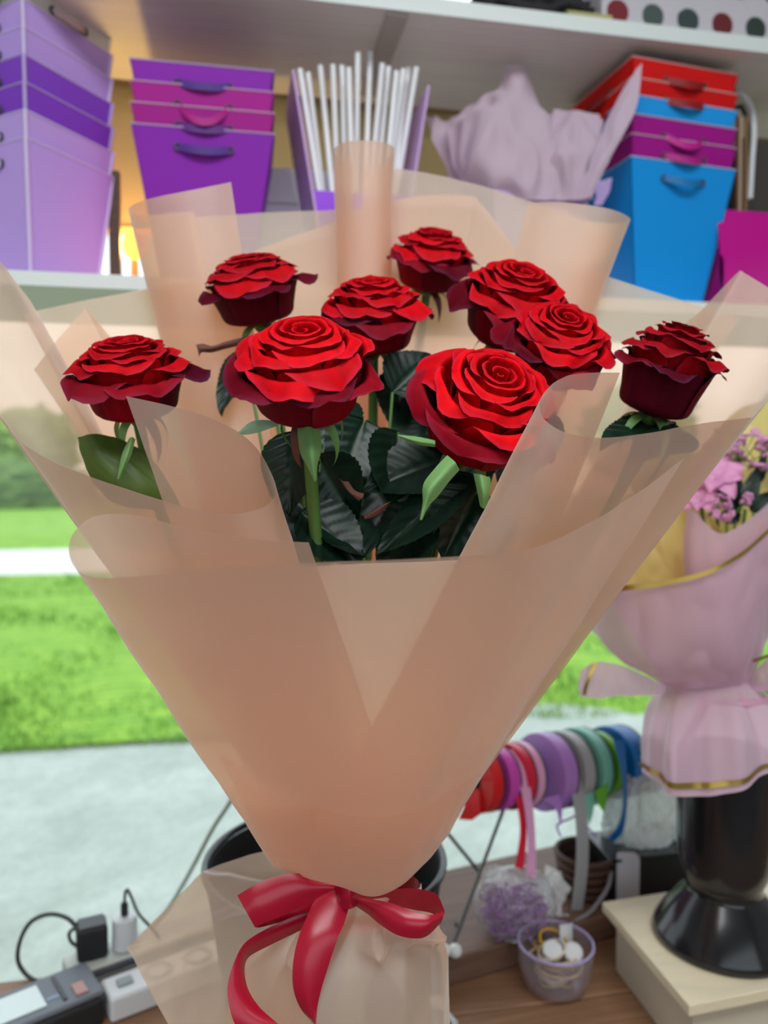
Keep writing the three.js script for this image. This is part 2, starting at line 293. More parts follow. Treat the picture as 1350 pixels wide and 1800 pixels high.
// ------------------------------------------------------------------ gift boxes on the lower shelf
// open tapered box; the walls have real thickness, the handle is a ribbon through two holes of the front and back panel
function giftBox(name, label, hex, pos, turn, tw, bw, h, o = {}) {
  const g = thing(name, label, o.category ?? 'gift box', pos, o.group); g.rotation.y = turn;
  const mat = card(hex, 0.55), T = 0.0016, td = o.td ?? tw, bd = o.bd ?? bw;
  const panel = (a, b, c, d, n) => { // outer quad a b c d, inward n
    const s = [a, b, c, d], t = s.map((p) => p.clone().addScaledVector(n, T));
    const geo = new THREE.BufferGeometry(), v = [...s, ...t]; const pos = []; const q = (i, j, k, l) => { for (const m of [i, j, k, i, k, l]) pos.push(v[m].x, v[m].y, v[m].z); };
    q(0, 1, 2, 3); q(7, 6, 5, 4); q(0, 4, 5, 1); q(1, 5, 6, 2); q(2, 6, 7, 3); q(3, 7, 4, 0);
    geo.setAttribute('position', new THREE.Float32BufferAttribute(pos, 3)); geo.computeVertexNormals(); return geo;
  };
  const c = (sx, sz, top) => V(sx * (top ? tw : bw) / 2, top ? h : 0, sz * (top ? td : bd) / 2);
  const body = [];
  for (const [ax, az, bx, bz, n] of [[-1, 1, 1, 1, V(0, 0, -1)], [1, 1, 1, -1, V(-1, 0, 0)], [1, -1, -1, -1, V(0, 0, 1)], [-1, -1, -1, 1, V(1, 0, 0)]])
    body.push([panel(c(ax, az, 0), c(bx, bz, 0), c(bx, bz, 1), c(ax, az, 1), n)]);
  const sides = body.map(([b]) => part('side_panel', b, mat, g));
  const light = card('#' + col(hex).lerp(col('#ffffff'), 0.35).getHexString(), 0.5);  // paler card: cut paper at the rims, edge highlight painted into the corner folds
  for (const [ax, az, bx, bz] of [[-1, 1, 1, 1], [1, 1, 1, -1], [1, -1, -1, -1], [-1, -1, -1, 1]]) {
    part('rim_edge', rod(c(ax, az, 1), c(bx, bz, 1), 0.0011, 6), light, g);
    if (o.folds) part('corner_fold', rod(c(ax, az, 0), c(ax, az, 1), 0.0024, 8), light, g);
  }
  part('bottom', new THREE.BoxGeometry(bw - 2 * T, 0.002, bd - 2 * T).translate(0, 0.0012, 0), mat, g);
  const hm = std({ color: col(o.handle ?? hex), roughness: 0.6 });
  for (const face of (o.faces ?? [0])) {
    const y = h - 0.022, sp = tw * 0.18, hs = new THREE.Group();
    const zAt = (yy) => lerp(bd / 2, td / 2, yy / h) + 0.0012;
    const bend = o.droop ?? 0.004;
    const A = [], B = [];
    for (let i = 0; i <= 16; i++) { const t = i / 16 * 2 - 1, k = 1 - t * t, yy = y - bend * k * 1.6; A.push(V(t * sp, yy + 0.0045, zAt(yy) + 0.001 + k * (o.out ?? 0.010))); B.push(V(t * sp, yy - 0.0045, zAt(yy) + 0.001 + k * (o.out ?? 0.010))); }
    const ca = new THREE.CatmullRomCurve3(A), cb = new THREE.CatmullRomCurve3(B);
    const geo = gridGeo(24, 2, (u, v) => ca.getPoint(u).lerp(cb.getPoint(u), v));
    geo.rotateY(face); const side = sides[face ? 3 : 0]; part('handle', geo, hm, side);
    for (const s of [-1, 1]) { const ey = new THREE.TorusGeometry(0.004, 0.0012, 8, 16).translate(s * sp, y, zAt(y) + 0.0006); ey.rotateY(face); part('eyelet', ey, M.darkGrey, side); }
  }
  return g;
}
// left stack: lilac, violet and pale grey boxes, one corner towards the room
{
  const top = P(45, 240, 0.875), far = P(200, 318, 0.995); // rim corner and end of the right-hand face
  const fx = V(far.x - top.x, 0, far.z - top.z), L = fx.length(), ang = Math.atan2(-fx.z, fx.x);        // face along +x
  const h = top.y - SH1 - 0.001;
  // box axes: local +x along fx, local +z is outward of that face
  const q = V(Math.cos(ang), 0, -Math.sin(ang)), out = V(Math.sin(ang), 0, Math.cos(ang));
  const ctr = V(top.x, 0, top.z).addScaledVector(q, L / 2).addScaledVector(out, -L / 2);
  const cols = [['#c4a4ee', 'pale lilac', 'bottom of the left stack'], ['#c6a7ef', 'pale lilac', 'second from the bottom of the left stack'], ['#8746cc', 'violet', 'lower violet one in the left stack'], ['#894acf', 'violet', 'upper violet one in the left stack'], ['#c2a2ee', 'lilac', 'just above the violet ones, left stack'], ['#c5a5ef', 'lilac', 'just under the pale grey one, left stack'], ['#dcd6d2', 'pale grey', 'on top of the left stack']];
  const step = 0.0305;
  cols.forEach(([hex, nm, where], i) => giftBox('gift_box', `${nm} tapered paper gift box, ${where}`, hex, V(ctr.x, SH1 + 0.0005 + i * step, ctr.z), ang, L, L * 0.74, h, { folds: true, group: 'nested gift boxes in the left stack', faces: i === 6 ? [0, -Math.PI / 2] : [-Math.PI / 2], handle: i === 6 ? '#c9a9ae' : i < 2 ? '#c9b3e8' : '#5b2fa5', out: 0.012 }));
}
{ // purple and magenta stack
  const zf = -0.952, l = onZ(231, 212, zf), r = onZ(484, 240, zf), w = r.x - l.x, h = (l.y + r.y) / 2 - SH1, ctr = (l.x + r.x) / 2;
  const cols = [['#8a1fb0', 'large purple tapered gift box at the bottom of the middle-left stack', '#4b1f86'], ['#a80f8e', 'lower magenta tapered gift box in the middle-left stack', '#5a1f80'], ['#ad1494', 'upper magenta tapered gift box with a drooping ribbon handle', '#b01085'], ['#8f22b4', 'purple tapered gift box on top of the middle-left stack', '#4b1f86']];
  const step = 0.0243;
  cols.forEach(([hex, label, hh], i) => giftBox('gift_box', label, hex, V(ctr, SH1 + 0.0005 + i * step, zf - w / 2), -0.012, w, w * 0.64, h, { group: 'nested gift boxes in the purple stack', handle: hh, droop: i === 2 ? 0.014 : 0.003, out: i === 2 ? 0.014 : 0.007, td: w * 0.98, bd: w * 0.62 }));
}
{ // red, blue and magenta stack at right
  const a = P(1109, 275, 1.005), b = P(1294, 299, 1.052), fx = V(b.x - a.x, 0, b.z - a.z), L = fx.length(), ang = Math.atan2(-fx.z, fx.x);
  const q = V(Math.cos(ang), 0, -Math.sin(ang)), out = V(Math.sin(ang), 0, Math.cos(ang)), ctr = V(a.x, 0, a.z).addScaledVector(q, L / 2).addScaledVector(out, -L / 2);
  const h = a.y - SH1;
  const cols = [['#0a92e2', 'large blue tapered gift box at the bottom of the right stack', '#0f6fae'], ['#a00a86', 'lower magenta tapered gift box in the right stack', '#b00a80'], ['#a20c88', 'upper magenta tapered gift box in the right stack', '#c00d8a'], ['#1a9aea', 'thin blue rim of the gift box between magenta and red', '#0f6fae'], ['#d00a0c', 'lower red tapered gift box in the right stack', '#8c0a10'], ['#d60c0c', 'red tapered gift box on top of the right stack', '#8c0a10']];
  const ys = [0, 0.029, 0.054, 0.078, 0.1, 0.126];
  cols.forEach(([hex, label, hh], i) => giftBox('gift_box', label, hex, V(ctr.x, SH1 + 0.0005 + ys[i], ctr.z), ang, L, L * 0.64, h, { group: 'nested gift boxes in the right stack', handle: hh, droop: i === 2 ? 0.008 : 0.004, out: 0.012 , faces: i > 3 ? [0, -Math.PI / 2] : i === 3 ? [] : [0] }));
}
{ // lilac box with tissue paper
  const zf = -0.965, l = onZ(868, 312, zf), r = onZ(1040, 322, zf), w = r.x - l.x, h = (l.y + r.y) / 2 - SH1;
  giftBox('gift_box', 'small pale lilac gift box stuffed with pink tissue paper', '#bfa6dc', V((l.x + r.x) / 2, SH1 + 0.0005, zf - w / 2), -0.02, w, w * 0.8, h, { faces: [] });
  const g = thing('tissue_paper', 'crumpled dusty pink tissue paper sticking up from the lilac box', 'tissue paper', V((l.x + r.x) / 2, SH1 + h, zf - w / 2));
  const crump = (rows, c, f) => { const geo = sheetGeo(rows, 40, 24, c, f); return geo; };
  wpart('tissue_sheet', crump([[[850, 345, 1.02], [900, 350, 1.0], [960, 352, 1.0], [1020, 350, 1.03]], [[800, 300, 1.03], [860, 290, 0.99], [950, 290, 0.99], [1010, 300, 1.03]], [[790, 235, 1.05], [850, 200, 1.0], [930, 200, 1.0], [985, 250, 1.03]], [[800, 205, 1.07], [862, 162, 1.03], [900, 118, 1.03], [972, 205, 1.05]]], 0.013, 11), M.tissue, g);
  wpart('tissue_sheet', crump([[[940, 350, 1.03], [985, 352, 1.0], [1035, 350, 1.02]], [[950, 280, 1.03], [990, 270, 0.985], [1050, 275, 1.0]], [[965, 200, 1.05], [1005, 190, 1.02], [1058, 215, 1.02]]], 0.011, 12), M.tissue, g);
  wpart('tissue_sheet', crump([[[1005, 352, 1.0], [1025, 350, 0.99], [1040, 345, 0.99]], [[1035, 290, 0.99], [1065, 275, 0.975], [1080, 265, 0.975]], [[1075, 195, 0.985], [1095, 190, 0.975], [1118, 190, 0.975]], [[1118, 122, 0.985], [1124, 115, 0.985], [1129, 110, 0.985]]], 0.002, 30), M.tissue, g);
  wpart('tissue_sheet', crump([[[800, 345, 1.06], [830, 345, 1.05], [880, 345, 1.05]], [[770, 260, 1.07], [800, 255, 1.05], [860, 250, 1.06]], [[745, 200, 1.08], [790, 215, 1.07], [850, 190, 1.08]]], 0.011, 11), M.tissue, g);
  wpart('tissue_corner', crump([[[1042, 322, 0.985], [1048, 345, 0.985], [1044, 362, 0.985]], [[1076, 312, 0.975], [1072, 335, 0.975], [1058, 360, 0.98]]], 0.001, 30), phy({ color: lin(0.55, 0.4, 0.75), transmission: 0.3, roughness: 0.9, thickness: 0 }), g);
}
{ // box of white sticks
  const zf = -0.955, l = onZ(513, 122, zf), r = onZ(756, 150, zf), bl = onZ(575, 470, zf), br = onZ(700, 480, zf);
  const ctr = (l.x + r.x) / 2, D = 0.12, g = thing('stick_box', 'lilac sided open box with a purple base holding white sticks', 'box', V(ctr, SH1, zf - D / 2));
  const side = std({ color: col('#c39ad6'), roughness: 0.45 });
  const slab = (p, q, dx) => { const s = new THREE.Shape(); s.moveTo(p.x, p.y); s.lineTo(q.x, SH1 + 0.001); s.lineTo(q.x + dx, SH1 + 0.001); s.lineTo(p.x + dx, p.y); s.closePath(); return new THREE.ExtrudeGeometry(s, { depth: D, bevelEnabled: false }).translate(0, 0, zf - D); };
  wpart('side_panel', slab(l, bl, 0.003), side, g); wpart('side_panel', slab(r, br, -0.003), side, g);
  const k = onZ(560, 335, zf), tx = (y, a, b) => lerp(b.x, a.x, (y - SH1) / (a.y - SH1));
  const fs = new THREE.Shape(); fs.moveTo(tx(k.y, l, bl) + 0.003, k.y); fs.lineTo(bl.x + 0.003, SH1 + 0.001); fs.lineTo(br.x - 0.003, SH1 + 0.001); fs.lineTo(tx(k.y, r, br) - 0.003, k.y); fs.closePath();
  wpart('front_panel', new THREE.ExtrudeGeometry(fs, { depth: 0.002, bevelEnabled: false }).translate(0, 0, zf - 0.002), std({ color: col('#8e1fe0'), roughness: 0.35 }), g);
  wpart('bottom', boxAt(bl.x + 0.003, br.x - 0.003, SH1 + 0.001, SH1 + 0.003, zf - D, zf - 0.003), side, g);
  const tops = [[527, 122], [541, 128], [563, 116], [585, 114], [601, 116], [613, 120], [629, 93], [651, 93], [672, 112], [683, 118], [697, 126], [709, 122], [718, 120], [732, 119]];
  const stickMat = std({ color: col('#f4f5f8'), roughness: 0.4 });
  tops.forEach(([x, y], i) => {
    const t = i / (tops.length - 1), zt = zf - 0.012 - (i * 37 % 5) * 0.009, zb = zf - 0.016 - (i * 23 % 5) * 0.012;
    const a = onZ(x, y, zt), b = V(lerp(bl.x + 0.012, br.x - 0.012, t), SH1 + 0.004, zb);
    const dir = a.clone().sub(b), len = dir.length(), gs = new THREE.CylinderGeometry(0.0036, 0.0036, len, 12).translate(0, len / 2, 0);
    const m = single('plastic_stick', `white plastic stick in the lilac box, ${['leftmost', 'second from the left', 'third from the left', 'fourth from the left', 'fifth from the left', 'sixth from the left', 'left one of the two tallest', 'right one of the two tallest', 'sixth from the right', 'fifth from the right', 'fourth from the right', 'third from the right', 'second from the right', 'rightmost'][i]}`, 'stick', gs, stickMat, 'white sticks in the lilac box');
    m.position.copy(b); m.quaternion.setFromUnitVectors(V(0, 1, 0), dir.normalize());
  });
}
{ // stack of white cartons behind, between purple boxes and sticks
  const a = onZ(470, 292, -1.09), b = onZ(575, 300, -1.09), h = a.y - SH1, n = 4;
  for (let i = 0; i < n; i++) { const m = single('white_carton', `flat white carton behind the white sticks, ${['lowest', 'second lowest', 'third', 'topmost'][i]} of its stack`, 'carton', box(b.x - a.x + 0.05, h / n - 0.001, 0.05, 0.002), card('#d9d9e2', 0.6), 'flat white cartons on the shelf'); m.position.set((a.x + b.x) / 2, SH1 + h / n * (i + 0.5), -1.115); }
}
{ // tall dark and cream strip right of the lilac stack
  const a = onZ(206, 300, -1.06), m = single('wooden_batten', 'dark brown wooden batten standing behind the lilac boxes', 'batten', boxAt(0, 0.014, 0, a.y - SH1 + 0.0, 0, 0.014), M.brownFrame); m.position.set(a.x - 0.012, SH1 + 0.0005, -1.075);
}
{ // glossy magenta bag
  const zf = -0.965, l = onZ(1268, 362, zf), r = onZ(1420, 372, zf), h = l.y - SH1;
  const g = thing('gift_bag', 'glossy magenta gift bag at the right end of the shelf', 'bag', V((l.x + r.x) / 2, SH1, zf - 0.05));
  const m = phy({ color: lin(0.56, 0.004, 0.27), roughness: 0.16, clearcoat: 0.6, clearcoatRoughness: 0.1 }), w = r.x - l.x;
  const s = (sx, top) => sx * (top ? w : w * 0.92) / 2;
  part('front_panel', gridGeo(20, 20, (u, v) => V(lerp(s(-1, v > 0.5), s(1, v > 0.5), u) , v * h, 0.05 - 0.012 * v + 0.006 * Math.sin(Math.PI * v))), m, g);
  part('side_panel', gridGeo(10, 20, (u, v) => V(-w / 2 * lerp(0.92, 1, v) + 0.012 * Math.sin(Math.PI * u) * v, v * h, lerp(-0.05, 0.05, u) - 0.012 * v * (u * 2 - 1))), m, g);
  part('side_panel', gridGeo(10, 20, (u, v) => V(w / 2 * lerp(0.92, 1, v) - 0.012 * Math.sin(Math.PI * u) * v, v * h, lerp(-0.05, 0.05, u) - 0.012 * v * (u * 2 - 1))), m, g);
  part('back_panel', gridGeo(6, 6, (u, v) => V(lerp(-w / 2, w / 2, u), v * h, -0.05 + 0.012 * v)), m, g);
  part('bottom', boxAt(-w * 0.46, w * 0.46, 0.0005, 0.002, -0.05, 0.05), m, g);
}
{ // white cable handle, dark bundle right of the red boxes
  const zc = -1.02;
  const g = thing('paper_bag', 'dark paper bag with a looped white cord handle behind the magenta bag', 'bag', V(onZ(1330, 300, zc).x, SH1, zc - 0.03));
  const a = onZ(1300, 250, zc - 0.03), b = onZ(1390, 260, zc - 0.03);
  wpart('body', boxAt(a.x, b.x, SH1 + 0.0005, a.y, zc - 0.075, zc - 0.02), std({ color: lin(0.05, 0.04, 0.035), roughness: 0.7 }), g);
  wpart('handle', tube([onZ(1318, 350, zc), onZ(1322, 280, zc), onZ(1325, 230, zc), onZ(1320, 190, zc), onZ(1305, 168, zc), onZ(1295, 160, zc - 0.01), onZ(1288, 175, zc - 0.02)], 0.0042, 40, 10), M.whitePlastic, g);
  wpart('handle', tube([onZ(1308, 350, zc - 0.005), onZ(1316, 280, zc - 0.005), onZ(1316, 225, zc - 0.005), onZ(1300, 185, zc - 0.01), onZ(1290, 200, zc - 0.016)], 0.003, 40, 10), M.blackMatte, g);
  for (const [x, hex] of [[1309, '#8a6a4a'], [1299, '#b9a48c'], [1294, '#6b4a34']]) { const s = single('wooden_stick', `${{ '#8a6a4a': 'brown', '#b9a48c': 'pale', '#6b4a34': 'dark' }[hex]} thin wooden stick leaning beside the red boxes`, 'stick', rod(onZ(x, 505, zc + 0.012).setY(SH1 + 0.002), onZ(x + 3, 205, zc + 0.012), 0.0026), card(hex, 0.7)); }
}
{ // things on the upper shelf: spotted carton, dark greenery and a yellow roll
  const a = onZ(1076, 22, SF - 0.012), b = onZ(1420, 84, SF - 0.012);
  const dots = dataTex(512, 256, (x, y) => {
    let c = [202, 196, 204]; const px = 85;
    for (let i = -1; i < 8; i++) for (let j = 0; j < 3; j++) { const cx = i * px + (j % 2) * 42 + 20, cy = j * px + 45; const dx = x - cx, dy = y - cy; if (dx * dx + dy * dy < 26 * 26) c = [[52, 66, 66], [104, 22, 34], [44, 58, 50], [150, 142, 100], [120, 20, 34], [70, 84, 80]][((i + j * 2) % 6 + 6) % 6]; }
    return c;
  });
  const cm = std({ map: dots, roughness: 0.6 });
  const g = thing('spotted_carton', 'white carton with red, green and grey spots on the upper shelf', 'carton', V((a.x + b.x) / 2, SH2, SF - 0.09));
  const w = 0.3, hh = 0.12, bg = box(w, hh, 0.13, 0.003).translate(0, hh / 2 + 0.0005, 0);
  { const p = bg.attributes.position, uv = bg.attributes.uv; for (let i = 0; i < p.count; i++) uv.setXY(i, p.getX(i) / 0.3 + p.getZ(i) * 2, p.getY(i) / 0.15); }
  part('body', bg, cm, g); part('lid', box(w + 0.006, 0.02, 0.136, 0.003).translate(0, hh + 0.0105, 0), card('#c9c0cc', 0.6), g);
  const dk = onZ(960, 10, SF - 0.06);
  single('dark_cloth', 'dark bundle of cloth on the upper shelf beside the spotted carton', 'cloth', (() => { const ge = mergeVertices(new THREE.IcosahedronGeometry(1, 12)), p = ge.attributes.position; for (let i = 0; i < p.count; i++) { const x = p.getX(i), y = p.getY(i), z = p.getZ(i), n = 1 + 0.25 * noise3(x * 2, y * 2, z * 2); p.setXYZ(i, dk.x + x * 0.11 * n, SH2 + 0.035 + Math.max(-0.034, y * 0.035 * n), SF - 0.11 + z * 0.07 * n); } ge.computeVertexNormals(); return ge; })(), std({ color: lin(0.03, 0.028, 0.03), roughness: 0.95 }));
  const yr = onZ(1045, 14, SF - 0.03); single('ribbon_roll', 'small pale yellow roll lying on the upper shelf edge', 'roll', new THREE.CylinderGeometry(0.011, 0.011, 0.06, 24).rotateZ(Math.PI / 2).translate(yr.x - 0.01, SH2 + 0.0115, SF - 0.03), card('#b9b57a', 0.6));
}

// ------------------------------------------------------------------ the table
{
  const g = thing('table', 'brown wooden work table under the bouquets', 'table', V(0.2, 0, -0.62));
  const x0 = -1.2, x1 = 1.6, zb = onY(20, 1722, TABLE).z, zf = -0.3;
  const n = 4, zs = (zf - zb) / n;
  for (let i = 0; i < n; i++) {
    const b = box(x1 - x0, 0.028, zs - 0.0015, 0.003).translate((x0 + x1) / 2, TABLE - 0.014, zb + zs * (i + 0.5));
    const p = b.attributes.position, uv = b.attributes.uv; for (let k = 0; k < p.count; k++) uv.setXY(k, p.getX(k) * 0.9 + i * 0.37, p.getZ(k) * 2.2);
    wpart('table_plank', b, M.table, g);
  }
  for (const x of [x0 + 0.05, x1 - 0.05]) for (const z of [zb + 0.05, zf - 0.05]) wpart('leg', boxAt(x - 0.025, x + 0.025, 0, TABLE - 0.028, z - 0.025, z + 0.025), M.plank, g);
  wpart('apron', boxAt(x0 + 0.04, x1 - 0.04, TABLE - 0.11, TABLE - 0.028, zf - 0.045, zf - 0.025), M.plank, g);
  // raised plank along the window
  const a = onY(770, 1741, TABLE), b = onY(1110, 1640, TABLE), d = b.clone().sub(a).setY(0), ang = Math.atan2(-d.z, d.x), hgt = onZ(770, 1692, a.z).y - TABLE;
  const L = 1.1, W = 0.17, pl = box(L, hgt, W, 0.003);
  { const p = pl.attributes.position, uv = pl.attributes.uv; for (let k = 0; k < p.count; k++) uv.setXY(k, p.getX(k) * 0.8, p.getZ(k) * 2 + p.getY(k) * 2); }
  const m = single('raised_plank', 'dark brown raised plank lying along the window side of the table', 'plank', pl, M.plank);
  m.rotation.y = ang; const c = a.clone().addScaledVector(d.clone().normalize(), L / 2 - 0.12); m.position.set(c.x - Math.sin(ang) * W / 2, TABLE + hgt / 2 + 0.0003, c.z - Math.cos(ang) * W / 2);
}
const PLANK = onZ(770, 1692, onY(770, 1741, TABLE).z).y;

// ------------------------------------------------------------------ main bouquet: film wrapping
const tie = P(618, 1580, 0.50);
const wrap = thing('bouquet_wrap', 'translucent peach film wrapping rolled around the red rose bouquet', 'wrapping', V(tie.x, TABLE, tie.z));
const film = (name, rows, nu, nv, cr = 0.0006, fr = 14, mat = M.film) => wpart(name, sheetGeo(rows, nu, nv, cr, fr), mat, wrap);
// front sheet, rolled in at its left side
const frontRows = [
  [[543, 953, .388], [430, 946, .392], [320, 925, .394], [235, 904, .392], [165, 908, .385], [123, 945, .372], [122, 985, .36], [150, 1012, .35], [230, 1015, .342], [350, 1003, .336], [550, 990, .334], [700, 984, .335], [810, 979, .34], [900, 972, .35], [970, 952, .362], [1080, 895, .39], [1205, 805, .425]],
  [[685, 1370, .452], [640, 1420, .46], [590, 1470, .47], [540, 1500, .475], [500, 1515, .475], [482, 1525, .47], [482, 1525, .465], [490, 1528, .46], [510, 1533, .45], [545, 1545, .44], [590, 1556, .435], [630, 1568, .435], [655, 1575, .435], [690, 1562, .44], [720, 1540, .45], [755, 1510, .46], [790, 1460, .475]],
];
film('film_sheet', frontRows, 140, 30, 0.0011, 9, M.film);
// added unseen white paper round the stems, brightens the front film in a V
M.lining = std({ color: col('#f2f2f0'), roughness: 0.9 });
wpart('added_lining_paper', sheetGeo([
  [[500, 1000, .470], [560, 995, .452], [640, 991, .446], [720, 988, .444], [800, 985, .447], [860, 983, .455], [900, 985, .470]],
  [[560, 1440, .486], [585, 1448, .480], [615, 1452, .477], [645, 1454, .476], [675, 1452, .478], [705, 1448, .481], [730, 1440, .488]],
], 40, 24, 0.001, 30), M.lining, wrap);
// low collar over the foot of the front sheet
film('film_collar', [
  [[384, 1325, .430], [440, 1360, .418], [520, 1400, .408], [610, 1435, .404], [680, 1440, .404], [735, 1425, .41], [790, 1390, .424], [850, 1346, .446]],
  [[480, 1524, .468], [497, 1530, .452], [545, 1546, .437], [600, 1560, .431], [652, 1577, .431], [700, 1560, .437], [735, 1530, .45], [790, 1465, .47]],
], 80, 14, 0.0006, 14, M.film);
// right front sheet with its left side rolled back
film('film_sheet', [
  [[1090, 655, .462], [1040, 655, .45], [1000, 660, .437], [965, 680, .42], [947, 708, .405], [955, 735, .395], [985, 757, .39], [1030, 768, .393], [1060, 770, .40], [1130, 763, .415], [1230, 745, .435], [1322, 734, .452]],
  [[770, 1450, .52], [730, 1455, .512], [680, 1460, .505], [620, 1450, .49], [575, 1430, .472], [580, 1450, .462], [600, 1470, .46], [630, 1490, .458], [660, 1500, .458], [700, 1500, .462], [750, 1480, .47], [792, 1440, .48]],
], 120, 26, 0.0006, 14, M.film);
// left front sheet with its right side rolled back
film('film_sheet', [
  [[222, 696, .448], [300, 714, .446], [375, 737, .442], [437, 773, .435], [473, 822, .427], [486, 862, .418], [470, 888, .41], [430, 901, .406], [395, 903, .406], [340, 895, .41], [278, 877, .416], [190, 848, .428], [100, 815, .442], [40, 780, .456], [8, 742, .463]],
  [[480, 1440, .51], [530, 1445, .507], [580, 1445, .502], [625, 1440, .494], [650, 1430, .483], [655, 1430, .475], [640, 1440, .47], [610, 1455, .468], [580, 1460, .468], [550, 1455, .472], [520, 1445, .475], [500, 1430, .48], [485, 1415, .485], [475, 1405, .49], [470, 1395, .495]],
], 120, 26, 0.0006, 14, M.film);
// left scoop running out of the frame
film('film_sheet', [
  [[14, 750, .47], [-40, 680, .47], [-80, 590, .48], [-70, 490, .50], [-20, 445, .53], [30, 497, .56], [66, 548, .585], [110, 640, .60]],
  [[474, 1400, .495], [470, 1395, .50], [465, 1385, .51], [470, 1375, .52], [480, 1370, .535], [490, 1365, .55], [500, 1360, .56], [520, 1350, .57]],
], 80, 26);
// right scoop
film('film_sheet', [
  [[1130, 660, .645], [1180, 595, .625], [1238, 540, .607], [1294, 481, .592], [1301, 475, .589], [1309, 480, .586], [1352, 506, .57], [1420, 545, .545], [1410, 620, .505], [1350, 702, .475], [1318, 737, .461]],
  [[740, 1350, .58], [760, 1350, .57], [775, 1360, .56], [785, 1369, .551], [785, 1370, .55], [786, 1371, .549], [790, 1380, .54], [795, 1390, .53], [798, 1400, .515], [798, 1410, .50], [795, 1425, .488]],
], 90, 26, 0.0006, 14, M.film);
// back left panel and the doubled corner behind it
film('film_sheet', [
  [[40, 552, .60], [66, 546, .605], [150, 528, .63], [245, 510, .655], [330, 495, .675], [430, 470, .69]],
  [[480, 1340, .56], [495, 1340, .565], [520, 1340, .575], [550, 1340, .585], [575, 1340, .59], [600, 1340, .595]],
], 50, 22, 0.0006, 14, M.film);
film('film_corner', [
  [[60, 650, 0.583], [96, 603, 0.593], [146, 546, 0.611], [151, 540, 0.613], [155, 545, 0.615], [192, 590, 0.623], [240, 650, 0.633]],
  [[500, 1300, 0.555], [510, 1300, 0.560], [529, 1300, 0.564], [530, 1300, 0.565], [531, 1300, 0.566], [545, 1300, 0.570], [560, 1300, 0.575]],
], 40, 20);
// back left roll
film('film_roll', [
  [[406, 320, .635], [370, 328, .625], [320, 337, .62], [265, 349, .628], [235, 360, .645], [225, 370, .665], [240, 378, .685], [290, 375, .70], [340, 370, .705]],
  [[560, 1320, .57], [545, 1320, .568], [520, 1320, .565], [490, 1320, .568], [465, 1320, .575], [460, 1320, .585], [475, 1320, .595], [500, 1320, .6], [520, 1320, .6]],
], 80, 24);
// back middle panels
film('film_sheet', [
  [[330, 382, .715], [415, 377, .72], [500, 372, .725], [580, 369, .73], [640, 366, .735], [680, 362, .735]],
  [[540, 1310, .6], [560, 1310, .602], [580, 1310, .605], [600, 1310, .607], [620, 1310, .607], [635, 1310, .607]],
], 40, 22, 0.0006, 14, M.film);
film('film_corner', [
  [[380, 475, 0.698], [440, 445, 0.703], [500, 421, 0.708], [580, 393, 0.713], [640, 370, 0.713]],
  [[560, 1300, 0.590], [575, 1300, 0.590], [590, 1300, 0.592], [610, 1300, 0.592], [630, 1300, 0.592]],
], 40, 20);
film('film_sheet', [
  [[640, 290, .735], [690, 295, .735], [760, 306, .733], [840, 325, .73], [930, 353, .72], [1000, 378, .71], [1080, 410, .70]],
  [[600, 1310, .612], [620, 1310, .612], [640, 1310, .612], [660, 1310, .61], [680, 1310, .607], [700, 1310, .602], [715, 1310, .6]],
], 50, 22, 0.0006, 14, M.film);
film('film_corner', [
  [[640, 358, 0.718], [690, 352, 0.718], [760, 343, 0.718], [828, 344, 0.716], [835, 345, 0.716], [839, 350, 0.716], [872, 392, 0.713], [910, 445, 0.708]],
  [[610, 1300, 0.597], [625, 1300, 0.597], [645, 1300, 0.597], [664, 1300, 0.596], [665, 1300, 0.596], [666, 1300, 0.596], [680, 1300, 0.595], [700, 1300, 0.592]],
], 50, 20);
// upright roll in the middle of the back
film('film_roll', [
  [[664, 292, .735], [688, 272, .72], [691, 259, .70], [672, 250, .685], [640, 247, .68], [608, 250, .685], [589, 260, .70], [592, 272, .72], [620, 286, .735]],
  [[650, 1290, .61], [662, 1290, .605], [668, 1290, .598], [655, 1290, .59], [635, 1290, .588], [615, 1290, .59], [600, 1290, .598], [604, 1290, .605], [618, 1290, .61]],
], 80, 24);
// back right roll
film('film_roll', [
  [[928, 356, .665], [975, 355, .655], [1030, 360, .65], [1075, 368, .652], [1102, 379, .665], [1106, 388, .685], [1085, 392, .70], [1030, 388, .71]],
  [[690, 1320, .57], [708, 1320, .567], [730, 1320, .565], [752, 1320, .568], [765, 1320, .576], [762, 1320, .586], [748, 1320, .594], [720, 1320, .6]],
], 80, 24);
// right back panel
film('film_sheet', [
  [[1000, 462, .685], [1075, 488, .675], [1120, 503, .668], [1180, 522, .66], [1240, 541, .648], [1300, 560, .635]],
  [[700, 1330, .59], [715, 1330, .585], [730, 1330, .58], [745, 1330, .577], [757, 1330, .573], [765, 1330, .57]],
], 50, 22, 0.0006, 14, M.film);
